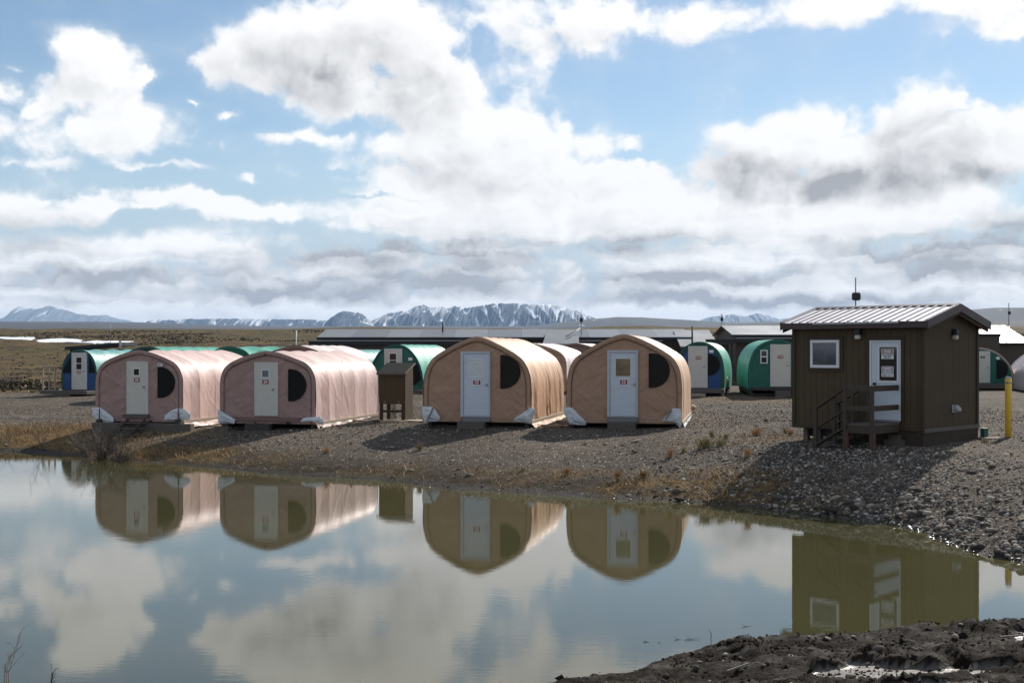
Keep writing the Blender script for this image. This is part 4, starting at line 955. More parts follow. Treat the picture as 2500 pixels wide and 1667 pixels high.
HA, HB, HC = np.array((7.51, 32.24)), np.array((10.11, 29.58)), np.array((12.30, 31.68))
HW, HD = float(np.hypot(*(HB-HA))), float(np.hypot(*(HC-HB)))
hrz = math.atan2(*(HB-HA)[::-1]); HZ0 = 1.02
hut = thing('utility_hut', 'dark brown board hut with ribbed metal roof, steps and danger notices', 'hut', (HA[0], HA[1], HZ0), hrz)
zS, zW, zR = 1.48-HZ0, 4.19-HZ0, 4.57-HZ0            # foot of the siding, eaves, ridge of the wall
# doorway and window, along the front
DX0, DX1, DZ0, DZ1 = .608*HW, .8375*HW, 1.73-HZ0, 3.74-HZ0
WX0, WX1, WZ0, WZ1 = .1514*HW, .3796*HW, 3.03-HZ0, 3.76-HZ0
MB().box(.05, HW-.05, .05, HD-.05, .06, zW).slab([(0, 0)], 0, 0) if False else None
mb = MB(); mb.box(.06, HW-.06, .06, HD-.06, zS, zW-.02)
mb.add([(.06, .06, zW-.02), (.06, HD-.06, zW-.02), (.06, HD/2, zR-.03), (HW-.06, .06, zW-.02), (HW-.06, HD-.06, zW-.02), (HW-.06, HD/2, zR-.03)], [(0,1,2),(3,5,4),(0,2,5,3),(1,4,5,2)])
wall = mb.build('wall', BROWND, hut)
def plank_run(length, n, place, top, holes=(), base=zS, jit=0):
    """vertical boards with open grooves; place(u0,u1,z0,z1,proud) -> 8 corners"""
    r = random.Random(5+jit)
    e = np.linspace(0, length, n+1)
    for i in range(n):
        u0, u1 = e[i]+.004, e[i+1]-.004; spans = [(base, None)]; cuts = [(h[2], h[3]) for h in holes if h[0] < u1-.01 and h[1] > u0+.01]
        part = [(h[0], h[1]) for h in holes if h[0] < u1-.01 and h[1] > u0+.01]
        segs, z = [], base
        for (c0, c1) in sorted(cuts):
            segs.append((z, c0)); z = c1
        segs.append((z, None))
        pr = r.uniform(0, .004)
        for (za, zb_) in segs:
            if zb_ is not None and zb_-za < .02: continue
            V = place(u0, u1, za, zb_, pr); mb = MB(); mb.add(V, [(0,1,2,3),(7,6,5,4),(0,4,5,1),(1,5,6,2),(2,6,7,3),(3,7,4,0)]); mb.build('plank', BROWN, hut)
        for (h0, h1), (c0, c1) in zip(part, cuts):      # slivers beside an opening
            for (a, b) in ((u0, min(u1, h0)), (max(u0, h1), u1)):
                if b-a > .012: V = place(a, b, c0, c1, pr); mb = MB(); mb.add(V, [(0,1,2,3),(7,6,5,4),(0,4,5,1),(1,5,6,2),(2,6,7,3),(3,7,4,0)]); mb.build('plank', BROWN, hut)
def pfront(u0, u1, z0, z1, pr):
    z1 = zW-.02 if z1 is None else z1; y = .03-pr
    return [(u0, y, z0), (u1, y, z0), (u1, y, z1), (u0, y, z1), (u0, .062, z0), (u1, .062, z0), (u1, .062, z1), (u0, .062, z1)]
def gz(v): return zW + (zR-zW)*(1-abs(v-HD/2)/(HD/2)) - .02
def pright(u0, u1, z0, z1, pr):
    za, zb_ = (gz(u0), gz(u1)) if z1 is None else (z1, z1); x = HW-.03+pr
    return [(x, u0, z0), (x, u1, z0), (x, u1, zb_), (x, u0, za), (HW-.062, u0, z0), (HW-.062, u1, z0), (HW-.062, u1, zb_), (HW-.062, u0, za)]
def pleft(u0, u1, z0, z1, pr):
    za, zb_ = (gz(u0), gz(u1)) if z1 is None else (z1, z1); x = .03-pr
    return [(x, u1, z0), (x, u0, z0), (x, u0, za), (x, u1, zb_), (.062, u1, z0), (.062, u0, z0), (.062, u0, za), (.062, u1, zb_)]
plank_run(HW, 21, pfront, zW, [(DX0-.04, DX1+.02, DZ0-.1, DZ1+.03), (WX0-.01, WX1+.01, WZ0-.01, WZ1+.01)])
plank_run(HD, 17, pright, zW, jit=9)
plank_run(HD, 6, pleft, zW, jit=19)
# corner boards, skirting
for (x0, x1, y0, y1) in ((-.012, .09, -.012, .028), (HW-.09, HW+.012, -.012, .028), (HW-.028, HW+.012, HD-.09, HD+.01)):
    MB().cbox(x0, x1, y0, y1, zS-.02, zW-.03, .005).build('corner_board', BROWNT, hut)
MB().cbox(.10, HW-.10, .005, .055, -.25, zS-.03, .004).build('skirting', BROWND, hut) if False else None
for i in range(8):      # set-back skirting boards under the front and right walls
    x0 = HW*.52+i*(HW*.48)/8; MB().cbox(x0+.003, x0+(HW*.48)/8-.003, .012, .05, -.28, zS-.02, .004).build('skirting_board', BROWND, hut)
for i in range(6):
    y0 = i*HD/6; MB().cbox(HW-.055, HW-.010, y0+.003, y0+HD/6-.003, -.28, zS-.02, .004).build('skirting_board', BROWND, hut)
MB().cbox(HW-.008, HW+.03, .02, HD+.02, zS-.03, zS+.075, .008).build('ledger_board', TREADW, hut)
MB().cbox(.0, HW*.58, -.008, .028, zS-.05, zS+.03, .006).build('ledger_board', BROWNT, hut)
# roof
ov, og = .22, .20; sl = (zR-zW)/(HD/2); eave = zW-sl*og+.07; rid = zR+.07
ey0, ey1 = -og, HD+og; x0, x1 = -og, HW+og
mb = MB(); mb.add([(x0, ey0, eave), (x1, ey0, eave), (x1, HD/2, rid), (x0, HD/2, rid), (x1, ey1, eave), (x0, ey1, eave)] + [(x0+.02, ey0+.02, eave-.05), (x1-.02, ey0+.02, eave-.05), (x1-.02, HD/2, rid-.05), (x0+.02, HD/2, rid-.05), (x1-.02, ey1-.02, eave-.05), (x0+.02, ey1-.02, eave-.05)],
  [(0,1,2,3),(3,2,4,5),(7,6,9,8),(8,9,11,10),(0,6,7,1),(4,10,11,5),(1,7,8,2),(2,8,10,4),(3,9,6,0),(5,11,9,3)])
roof = mb.build('roof', ROOFM, hut)
nr_ = 18; sn, cs = math.sin(math.atan(sl)), math.cos(math.atan(sl)); ribme = None; ribme2 = None
for i in range(nr_):
    x = x0+.06+i*(x1-x0-.12)/(nr_-1)
    for side in (0, 1):
        if (ribme if side == 0 else ribme2) is None:
            ya, za, yb, zb_ = (ey0+.005, eave+.004, HD/2-.03, rid+.004-.03*sl) if side == 0 else (ey1-.005, eave+.004, HD/2+.03, rid+.004-.03*sl)
            mb = MB(); sec = [(-.030, 0), (-.012, .032), (.012, .032), (.030, 0)]
            v = [(a, ya, za+b) for a, b in sec] + [(a, yb, zb_+b) for a, b in sec]
            mb.add(v, [(0,1,5,4),(1,2,6,5),(2,3,7,6),(3,2,1,0),(4,5,6,7)]); me = mb.mesh('rib', ROOFM)
            if side == 0: ribme = me
            else: ribme2 = me
        o = link('rib', ribme if side == 0 else ribme2, roof); o.location.x = x
MB().add([(x0-.01, HD/2-.14, rid+.036-.14*sl), (x1+.01, HD/2-.14, rid+.036-.14*sl), (x1+.01, HD/2, rid+.045), (x0-.01, HD/2, rid+.045), (x1+.01, HD/2+.14, rid+.036-.14*sl), (x0-.01, HD/2+.14, rid+.036-.14*sl)], [(0,1,2,3),(3,2,4,5)]).build('ridge_cap', MAROON, roof)
MB().cbox(x0, x1, ey0-.035, ey0-.003, eave-.17, eave-.005, .006).build('fascia', MAROON, hut)
MB().cbox(x0, x1, ey1+.003, ey1+.035, eave-.17, eave-.005, .006).build('fascia', MAROON, hut)
for xx in (x1+.003, x0-.038):
    for (ya, yb) in ((ey0-.035, HD/2), (ey1+.035, HD/2)):
        za, zb_ = eave-.01, rid+.0; h = .17; mb = MB()
        mb.add([(xx, ya, za-h), (xx, yb, zb_-h), (xx, yb, zb_+.035), (xx, ya, za+.035)] + [(xx+.035, ya, za-h), (xx+.035, yb, zb_-h), (xx+.035, yb, zb_+.035), (xx+.035, ya, za+.035)], [(0,1,2,3),(7,6,5,4),(0,4,5,1),(1,5,6,2),(2,6,7,3),(3,7,4,0)]); mb.build('barge_board', MAROON, hut)
        mb = MB(); x2 = xx-.045 if xx > 1 else xx+.045; h0, h1 = .165, .25
        mb.add([(x2, ya+.06*np.sign(yb-ya), za-h1+.01), (x2, yb, zb_-h1), (x2, yb, zb_-h0+.06), (x2, ya+.06*np.sign(yb-ya), za-h0+.07)] + [(x2+.03, ya+.06*np.sign(yb-ya), za-h1+.01), (x2+.03, yb, zb_-h1), (x2+.03, yb, zb_-h0+.06), (x2+.03, ya+.06*np.sign(yb-ya), za-h0+.07)], [(0,1,2,3),(7,6,5,4),(0,4,5,1),(1,5,6,2),(2,6,7,3),(3,7,4,0)]); mb.build('barge_trim', BROWNT, hut)
for (ya, yb) in ((ey0-.0, .03), (HD-.03, ey1)):        # soffits
    MB().box(x0+.05, x1-.05, ya, yb, eave-.11, eave-.095).build('soffit', BROWNT, hut)
gt_ = MB().cbox(x0+.95, x0+3.42, ey0-.075, ey0-.037, eave-.055, eave-.005, .006).build('gutter_strip', STEEL, hut)
for q in (.95, 1.9, 2.55, 3.42): MB().cbox(x0+q-.012, x0+q+.012, ey0-.08, ey0-.036, eave-.07, eave+.01, .003).build('bracket', MAROON, gt_)
# window, a little ajar on its hinge
fw = MB(); t_ = .10
fw.cbox(WX0-t_, WX0-.003, -.008, .03, WZ0-t_, WZ1+t_, .004).cbox(WX1+.003, WX1+t_, -.008, .03, WZ0-t_, WZ1+t_, .004).cbox(WX0-.003, WX1+.003, -.008, .03, WZ0-t_, WZ0-.003, .004).cbox(WX0-.003, WX1+.003, -.008, .03, WZ1+.003, WZ1+t_, .004)
wn = fw.build('window', BROWNT, hut)
fb = .075; mb = MB(); w_, h_ = WX1-WX0, WZ1-WZ0
mb.cbox(0, fb, -.03, .03, 0, h_, .006).cbox(w_-fb, w_, -.03, .03, 0, h_, .006).cbox(fb, w_-fb, -.03, .03, 0, fb, .006).cbox(fb, w_-fb, -.03, .03, h_-fb, h_, .006)
sash = mb.build('sash', WHITE, wn); sash.location = (WX0, -.02, WZ0)
pane = MB().box(fb-.005, w_-fb+.005, -.008, .004, fb-.005, h_-fb+.005).build('pane', PANEG, wn); pane.location = (WX0, -.02, WZ0)
MB().box(WX0+.02, WX1-.02, .035, .058, WZ0+.02, WZ1-.02).build('lining', WHITE, wn)
# door with two notices
mb = MB(); mb.cbox(DX0-.10, DX0-.002, -.008, .03, DZ0, DZ1+.10, .004).cbox(DX1+.002, DX1+.09, -.008, .03, DZ0, DZ1+.10, .004).cbox(DX0-.002, DX1+.002, -.008, .03, DZ1+.004, DZ1+.10, .004); mb.build('door_trim', BROWNT, hut)
dj = MB().cbox(DX0, DX0+.045, -.004, .05, DZ0, DZ1, .003).cbox(DX1-.02, DX1, -.004, .05, DZ0, DZ1, .003).cbox(DX0+.045, DX1-.02, -.004, .05, DZ1-.035, DZ1, .003).build('door_frame', WHITE, hut)
hd = MB().cbox(DX0+.05, DX1-.025, .012, .05, DZ0+.01, DZ1-.04, .004).build('door', DOORW, hut)
hf = Frame(HA[0], HA[1], HZ0, hrz)
def hp(x, y, sc=(10.4533, 2100, 800), yo=0.): return hf.hit(x/sc[0]+sc[1], y/sc[0]+sc[2], yo)
a, b = hp(490, 1345), hp(935, 490); t_ = .045
mb = MB(); mb.cbox(a[0]-t_, a[0], -.004, .010, a[1]-t_, b[1]+t_, .004).cbox(b[0], b[0]+t_, -.004, .010, a[1]-t_, b[1]+t_, .004).cbox(a[0], b[0], -.004, .010, a[1]-t_, a[1], .004).cbox(a[0], b[0], -.004, .010, b[1], b[1]+t_, .004); mb.build('window_frame', WHITE, hd)
MB().box(a[0], b[0], .004, .0105, a[1], b[1]).build('window_pane', PANEK, hd)
k0 = hp(378, 1430); MB().tube([(k0[0], .01, k0[1]), (k0[0], -.03, k0[1]), (k0[0], -.035, k0[1]), (k0[0], -.06, k0[1]), (k0[0], -.075, k0[1])], [.034, .016, .030, .036, .018], 12).build('handle', BLACK, hd, True)
MB().cbox(DX0, DX1, -.03, .02, DZ0-.035, DZ0+.005, .004).build('threshold', STEEL, hut)
def notice(y0, y1, lines, red, lab):
    p, q = hp(545, y1), hp(855, y0); X0, X1, Z0, Z1 = p[0], q[0], p[1], q[1]; zc = Z1-(Z1-Z0)*.24; cx = (X0+X1)/2; w2 = (X1-X0)/2
    n = thing('danger_sign', lab, 'sign', tuple(hf.o + hf.u*cx + np.array((0, 0, (Z0+Z1)/2))), hrz); oz = (Z0+Z1)/2
    MB().box(-w2, w2, -.006, .0035, Z0-oz, Z1-oz).build('board', SIGNW, n)
    hz_ = (Z1-Z0)*.20
    MB().box(-w2*.93, w2*.93, -.0075, -.0062, zc-oz-hz_, zc-oz+hz_).build('header', SIGNK, n)
    el_ = lambda s: [(w2*.86*s*cos(a)*1., (zc-oz)+hz_*.92*s*sin(a)) for a in np.linspace(0, 2*pi, 28, endpoint=False)]
    def capsule(rx, rz): 
        o = []
        for a in np.linspace(-pi/2, pi/2, 10): o.append((rx-rz+rz*cos(a), zc-oz+rz*sin(a)))
        for a in np.linspace(pi/2, 3*pi/2, 10): o.append((-(rx-rz)+rz*cos(a), zc-oz+rz*sin(a)))
        return o
    MB().slab(capsule(w2*.88, hz_*.86), -.009, -.0077).build('oval_rim', SIGNW, n); MB().slab(capsule(w2*.82, hz_*.70), -.0104, -.0092).build('oval', red, n)
    text_part('lettering', 'DANGER', hz_*1.05, SIGNW, n, (0, -.0118, zc-oz), sx=.92, bold=.003)
    top = zc-oz-hz_; hh = (top-(Z0-oz))/(len(lines)+.25)
    for i, s in enumerate(lines):
        wd = len(s)*hh*.62*.85; text_part('lettering', s, hh*.98, SIGNK, n, (0, -.0075, top-hh*(i+.62)), sx=min(1., (2*w2*.92)/wd), bold=.001)
notice(545, 795, ['UNAUTHORIZED', 'PERSONNEL', 'KEEP OUT'], SIGNR, 'upper danger notice on the hut door warning unauthorized personnel')
notice(985, 1245, ['HIGH VOLTAGE', 'KEEP OUT'], SIGNP, 'lower faded danger notice on the hut door warning of high voltage')
# lamps, vent
def wall_lamp(name_parent, x, z, right=False):
    g = bpy.data.objects.new('wall_lamp', None); COL.objects.link(g); g.parent = hut
    g.location = (x, -.01, z) if not right else (HW-.025, x, z); g.rotation_euler = (0, 0, 0 if not right else pi/2)
    MB().cbox(-.085, .085, -.14, .0, .0, .15, .012).build('housing', BLACK, g); MB().cbox(-.07, .07, -.125, -.005, -.115, -.002, .02).build('lens', LENS, g)
wall_lamp(hut, .531*HW, 3.885-HZ0); wall_lamp(hut, .534*HD, 3.88-HZ0, True)
v = bpy.data.objects.new('vent_hood', None); COL.objects.link(v); v.parent = hut; v.location = (HW-.02,   .545*HD, 2.0-HZ0)
MB().cbox(0, .03, -.11, .11, -.10, .10, .01).build('plate', VENTM, v); MB().tube([(.03, 0, .02), (.08, 0, .02), (.12, 0, -.02), (.125, 0, -.07)], [.085, .085, .08, .07], 12).build('hood', VENTM, v, True)
MB().cbox(HW+.05, HW+.17, HD-.01, HD+.22, .02, .43, .01).build('meter_box', DKGREEN, hut)
# landing and steps
sl0 = HZ0; ox = DX1; dz = DZ0-.05; dpt = 1.285; dw = .80
porch = bpy.data.objects.new('porch', None); COL.objects.link(porch); porch.parent = hut
def pb(name, m_, mat=PORCHW): return m_.build(name, mat, porch)
for i in range(6):
    y0 = -dpt+i*(dpt-.03)/6; pb('deck_board', MB().cbox(ox-dw, ox, y0+.005, y0+(dpt-.03)/6-.005, dz-.035, dz+random.uniform(0, .005), .005), TREADW)
pb('deck_beam', MB().cbox(ox-dw+.01, ox-.01, -dpt-.035, -dpt+.005, dz-.22, dz-.037, .006)); pb('deck_beam', MB().cbox(ox-.045, ox-.005, -dpt+.008, -.04, dz-.22, dz-.037, .006)); pb('deck_beam', MB().cbox(ox-dw+.005, ox-dw+.045, -dpt+.008, -.04, dz-.22, dz-.037, .006))
def gl(x, y):      # ground under a point of the hut's own frame
    q = hf.o + hf.u*x + hf.w*y; return g1z(q[0], q[1])-HZ0
ps = .09; rl = .95
pA, pB = (ox-.05, -dpt-.05), (ox-dw+.03, -dpt-.05)
for (x, y) in (pA, pB): pb('post', MB().cbox(x-ps/2, x+ps/2, y-ps/2, y+ps/2, gl(x, y)-.05, dz+rl, .006))
for (x, y), h_ in ((pA, .42), (pB, .45)): pb('sister_block', MB().cbox(x+ps/2+.002, x+ps/2+.042, y-.04, y+.04, gl(x, y)-.03, gl(x, y)+h_, .005), RUSTWOOD)
pb('rail', MB().cbox(pB[0]+.04, pA[0]-.045, -dpt-.075, -dpt-.035, dz+rl-.14, dz+rl, .006)); pb('rail', MB().cbox(pB[0]+.04, pA[0]-.045, -dpt-.075, -dpt-.035, dz+rl-.62, dz+rl-.49, .006))
pb('rail', MB().cbox(ox-.07, ox-.03, -dpt-.004, -.03, dz+rl-.14, dz+rl, .006)); pb('rail', MB().cbox(ox-.07, ox-.03, -dpt-.004, -.03, dz+rl-.62, dz+rl-.49, .006))
# flight going down to the left
tr = .265; ri = .195
for i in range(3):
    xr = ox-dw-.02-tr*i; z = dz-ri*(i+1); pb('tread', MB().cbox(xr-tr-.02, xr, -dpt+.05, -.32, z-.045, z, .006), TREADW)
xl = ox-dw-.02-3*tr+.02
for y in (-dpt-.05, -.26):
    gzl = gl(xl, y)
    pb('stringer', MB().bar((ox-dw-.0, y+.06*(1 if y < -1 else -1), dz-.10), (xl-.06, y+.06*(1 if y < -1 else -1), gzl+.06), .045, .24, (0, 1, 0)))
    pb('post', MB().cbox(xl-.045, xl+.045, y-.045, y+.045, gzl-.05, gzl+1.0, .006))
    xm = ox-dw-.02-1.15*tr; pb('post', MB().cbox(xm-.04, xm+.04, y-.04+.095*(1 if y < -1 else -1), y+.04+.095*(1 if y < -1 else -1), dz-ri*2-.12, dz+.72, .006))
    x1_ = pB[0]+.0; zt = dz+rl-.05
    pb('rail', MB().bar((x1_-.0, y+.055*(1 if y < -1 else -1), zt), (xl-.05, y+.055*(1 if y < -1 else -1), gzl+.98), .04, .13, (0, 1, 0))); pb('rail', MB().bar((x1_-.0, y+.055*(1 if y < -1 else -1), zt-.52), (xl-.05, y+.055*(1 if y < -1 else -1), gzl+.48), .04, .10, (0, 1, 0)))
    if y > -1: pb('post', MB().cbox(pB[0]-.04, pB[0]+.04, y-.04, y+.04, dz-.2, dz+rl, .006))
# cribbing under the hut
for (x, y, a, b, h_) in ((.25, .30, .14, .14, .30), (.62, .34, .14, .14, .30), (HW*.80, -.02, .5, .2, .14), (HW*.80, .02, .3, .25, .26), (1.6, 1.4, .4, .4, .5), (3.2, 2.6, .4, .4, .5), (.4, 2.7, .4, .4, .5)):
    g0 = gl(x, y); MB().cbox(x-a/2, x+a/2, y-b/2, y+b/2, g0-.08, min(g0+h_, zS-.03), .012).build('support_block', WOOD, hut)
for y in (.5, HD-.5): MB().box(.1, HW-.1, y-.1, y+.1, zS-.28, zS-.002).build('floor_beam', WOODD, hut)

# ================================================================== yellow bollard
YEL = pmat('yellow_paint', (.85, .56, .075), .5, var=.07, vscale=3, dirt=.25, dirtcol=(.45,.28,.06))
bx, by, _ = at(2462, 91.7); bz = g1z(bx, by)
bo = thing('bollard', 'yellow painted steel post standing right of the hut', 'bollard', (bx, by, bz))
MB().tube([(0,0,-.1), (0,0,1.54), (0,0,1.555)], [.086, .086, .08], 20).build('post', YEL, bo, True)
MB().tube([(0,0,1.44), (0,0,1.465)], .0895, 20).build('band', GREYMET, bo, True)
MB().cbox(-.06, .07, -.04, .04, 1.555, 1.61, .008).build('cap_block', VENTM, bo)

# ================================================================== brown kiosk between the tents
ROOFF = pmat('dark_roof_felt', (.026, .024, .024), .9, spec=.08, var=.2, vscale=4, bump=.003)
kf = Frame(*at(962, 66.)[:2], g1z(*at(962, 66.)[:2]), -R(13)); ks = thing('cable_kiosk', 'brown wooden cable box on legs with sloping roof beside tent 24', 'kiosk', kf.o, kf.rz)
def kp(x, y, yo=0.): return kf.hit(x/4.3556+880, y/4.3556+760, yo)
a, b = kp(203, 1168), kp(470, 668); kx0, kx1 = a[0], b[0]; kt = b[1]; km = kp(330, 985)[1]; kd = .95; lw = .13
for (x, y) in ((kx0, 0), (kx1-lw, 0), (kx0, kd-lw), (kx1-lw, kd-lw)): MB().cbox(x, x+lw, y, y+.05, -.1, kt, .005).build('leg', BROWNT, ks)
n = 4; e = np.linspace(kx0+.0, kx1-.0, n+1)
for i in range(n): MB().cbox(e[i]+.003, e[i+1]-.003, -.022, -.002, km, kt, .004).build('plank', BROWN, ks)
for i in range(4):
    y0 = i*kd/4; MB().cbox(kx1+.002, kx1+.022, y0+.003, y0+kd/4-.003, -.02 if i in (0, 3) else .0, kt+.28*(i+.5)/4*.9, .004).build('plank', BROWN, ks); MB().cbox(kx0-.022, kx0-.002, y0+.003, y0+kd/4-.003, km, kt+.28*(i+.5)/4*.9, .004).build('plank', BROWN, ks)
MB().cbox(kx0, kx1, kd+.002, kd+.022, km, kt+.26, .004).build('back_board', BROWN, ks)
MB().cbox(kx0+lw, kx1-lw, .0, .04, kp(330, 1075)[1], kp(330, 1048)[1], .005).build('cross_rail', BROWNT, ks)
rf = MB(); ra, rb = (-.16, kt+.0), (kd+.08, kt+.36)
rf.add([(kx0-.06, ra[0], ra[1]), (kx1+.07, ra[0], ra[1]), (kx1+.07, rb[0], rb[1]), (kx0-.06, rb[0], rb[1]), (kx0-.06, ra[0], ra[1]+.05), (kx1+.07, ra[0], ra[1]+.05), (kx1+.07, rb[0], rb[1]+.05), (kx0-.06, rb[0], rb[1]+.05)], [(3,2,1,0),(4,5,6,7),(0,1,5,4),(1,2,6,5),(2,3,7,6),(3,0,4,7)]); rfo = rf.build('roof', ROOFF, ks)
MB().cbox(kx0-.065, kx1+.075, ra[0]-.025, ra[0]-.003, ra[1]-.02, ra[1]+.06, .004).build('drip_edge', TREADW, rfo)
MB().add([(kx1+.073, ra[0], ra[1]-.01), (kx1+.073, rb[0], rb[1]-.01), (kx1+.073, rb[0], rb[1]+.055), (kx1+.073, ra[0], ra[1]+.055), (kx1+.095, ra[0], ra[1]-.01), (kx1+.095, rb[0], rb[1]-.01), (kx1+.095, rb[0], rb[1]+.055), (kx1+.095, ra[0], ra[1]+.055)], [(0,1,2,3),(7,6,5,4),(0,4,5,1),(1,5,6,2),(2,6,7,3),(3,7,4,0)]).build('drip_edge', TREADW, rfo)
for i, x in enumerate((318, 332, 345, 358, 373)): q = kp(x, 1000, .3)[0]; MB().tube([(q, .35, km+.05), (q+.01*sin(i), .36, km*.5), (q, .35, -.02)], .012, 5).build('cable', BLACK, ks)
for x in (262, 410): q = kp(x, 962); MB().tube([(q[0], -.022, q[1]), (q[0], -.034, q[1])], .022, 8).build('bolt', STEEL, ks)

# timber lying about
def board_on_ground(label, px0, py0, px1, py1, w, h, mat, z=.0, grp=None):
    a, b = ground_hit(px0, py0), ground_hit(px1, py1); c = ((a[0]+b[0])/2, (a[1]+b[1])/2); L = math.hypot(b[0]-a[0], b[1]-a[1]); rz = math.atan2(b[1]-a[1], b[0]-a[0])
    o = MB().cbox(-L/2, L/2, -w/2, w/2, -.04, h, .006).build('board', mat); o.location = (c[0], c[1], g1z(*c)+z); o.rotation_euler = (0, 0, rz)
    return tag(o, label, 'board', grp)
GB = 'boards lying on the gravel between tents'
board_on_ground('pale plywood sheet lying right under the brown kiosk', 930, 1030, 1008, 1027, 1.1, .05, WOODP, grp=GB)
board_on_ground('pale plywood sheet between the kiosk and tent 23', 1003, 1030, 1036, 1027, .8, .06, WOODP, grp=GB)
board_on_ground('thin pale batten on the gravel left of the kiosk', 853, 1028, 908, 1030, .12, .05, WOODP, grp=GB)
board_on_ground('short dark board butted against the left leg of the kiosk', 905, 1029, 928, 1026, .3, .05, WOOD, grp=GB)
board_on_ground('pale batten on the gravel between tents 25 and 24', 495, 1039, 546, 1039, .16, .05, WOODP, grp=GB)
board_on_ground('longest pale batten, lying by the left flap of tent 22', 1313, 1039, 1388, 1040, .16, .06, WOODP, grp=GB)
board_on_ground('pale weathered board on the gravel at the right of the hut', 2393, 1073, 2440, 1073, .22, .05, WOODP, grp=GB)

# ================================================================== long buildings at the back
ROOFL = pmat('weathered_roof_sheet', (.185, .185, .19), .42, .35, var=.10, vscale=.8)
ROOFB = pmat('pale_roof_sheet', (.29, .285, .28), .42, .25, var=.08, vscale=.8)
DARKF = pmat('black_fascia', (.010, .011, .014), .6, var=.1)
WALLB = pmat('brown_cladding', (.075, .056, .040), .75, var=.12, vscale=2)
def lodge(label, cat, px0, px1, d, eave_py, ridge_py, depth, matroof, yaw=0., wall=WALLB, seam=2.4, over=.3, fas=.22, win=()):
    """a long low building with its eaves towards the pond; measured at its eaves line"""
    x0, x1 = (px0-CX)*d/F, (px1-CX)*d/F; gzz = float(ground(np.array([(x0+x1)/2]), np.array([d+2.]), False)[0]) - .05
    ze = CAMZ-(eave_py-HY)*d/F - gzz; zr = CAMZ-(ridge_py-HY)*(d+depth/2)/F - gzz; Lx = x1-x0
    t = thing('camp_building', label, cat, (x0, d, gzz), -R(yaw), 'camp buildings behind the tents')
    MB().box(over, Lx-over, over, depth-over, -.2, ze-.05).add([(over, over, ze-.05), (over, depth-over, ze-.05), (over, depth/2, zr-.08), (Lx-over, over, ze-.05), (Lx-over, depth-over, ze-.05), (Lx-over, depth/2, zr-.08)], [(0,1,2),(3,5,4)]).build('wall', wall, t)
    n = max(2, int(Lx/seam))
    for i in range(n):
        a, b = Lx*i/n+.006, Lx*(i+1)/n-.006; dz_ = random.uniform(0, .012)
        mb = MB(); mb.add([(a, 0, ze+dz_), (b, 0, ze+dz_), (b, depth/2, zr+dz_), (a, depth/2, zr+dz_), (a, 0, ze-.05), (b, 0, ze-.05), (b, depth/2, zr-.05), (a, depth/2, zr-.05)], [(0,1,2,3),(7,6,5,4),(0,4,5,1),(1,5,6,2),(2,6,7,3),(3,7,4,0)])
        o = mb.build('roof_sheet', matroof if i % 2 == 0 else (ROOFL2 if matroof is ROOFL else ROOFB2), t)
    MB().add([(0, depth, ze), (Lx, depth, ze), (Lx, depth/2, zr), (0, depth/2, zr)], [(0,1,2,3)]).build('rear_roof', matroof, t)
    MB().box(-.02, Lx+.02, -.05, -.002, ze-fas, ze-.012).build('fascia', DARKF, t)
    for (wx0, wy0, wx1, wy1) in win:
        fr_ = Frame(x0, d, gzz, -R(yaw)); a, b = fr_.hit(wx0, wy1, over), fr_.hit(wx1, wy0, over); tt = .05
        w_ = MB().box(a[0]-tt, a[0], over-.04, over-.002, a[1]-tt, b[1]+tt).box(b[0], b[0]+tt, over-.04, over-.002, a[1]-tt, b[1]+tt).box(a[0], b[0], over-.04, over-.002, a[1]-tt, a[1]).box(a[0], b[0], over-.04, over-.002, b[1], b[1]+tt).box((a[0]+b[0])/2-.02, (a[0]+b[0])/2+.02, over-.036, over-.002, a[1], b[1]).build('window', WHITE, t)
        MB().box(a[0], b[0], over-.022, over-.001, a[1], b[1]).build('pane', PANEK, w_)
    return t, ze, zr, Lx, gzz
ROOFL2 = pmat('weathered_roof_sheet_dark', (.135, .135, .14), .42, .35, var=.10, vscale=.8); ROOFB2 = pmat('pale_roof_sheet_dull', (.25, .245, .24), .42, .25, var=.08, vscale=.8)
lt, lze, lzr, lL, lg = lodge('long low building with grey sheet roof in front of the mountains', 'building', 774, 1690, 92., 823, 803.5, 9., ROOFL, win=())
# lower porch roof along its front
px_ = lambda px, d: (px-CX)*d/F
pr0 = px_(753, 90.)-px_(774, 92.); MB().box(pr0, lL*.52, -1.9, -.06, lze-.62, lze-.30).build('porch_fascia', DARKF, lt); MB().box(pr0+.05, lL*.52, -1.92, -1.90, lze-.31, lze-.255).build('gutter', STEEL, lt)
MB().box(pr0+.4, lL*.52, -1.6, .32, -.2, lze-.62).build('front_wall', WALLB, lt)
a_, b_ = px_(886, 90.)-px_(774, 92.), px_(893, 90.)-px_(774, 92.)
w_ = MB().box(a_-.18, a_+.62, -1.66, -1.602, lze-1.75, lze-.95).build('window', WHITE, lt); MB().box(a_-.12, a_+.56, -1.68, -1.662, lze-1.69, lze-1.01).build('pane', PANEK, w_)
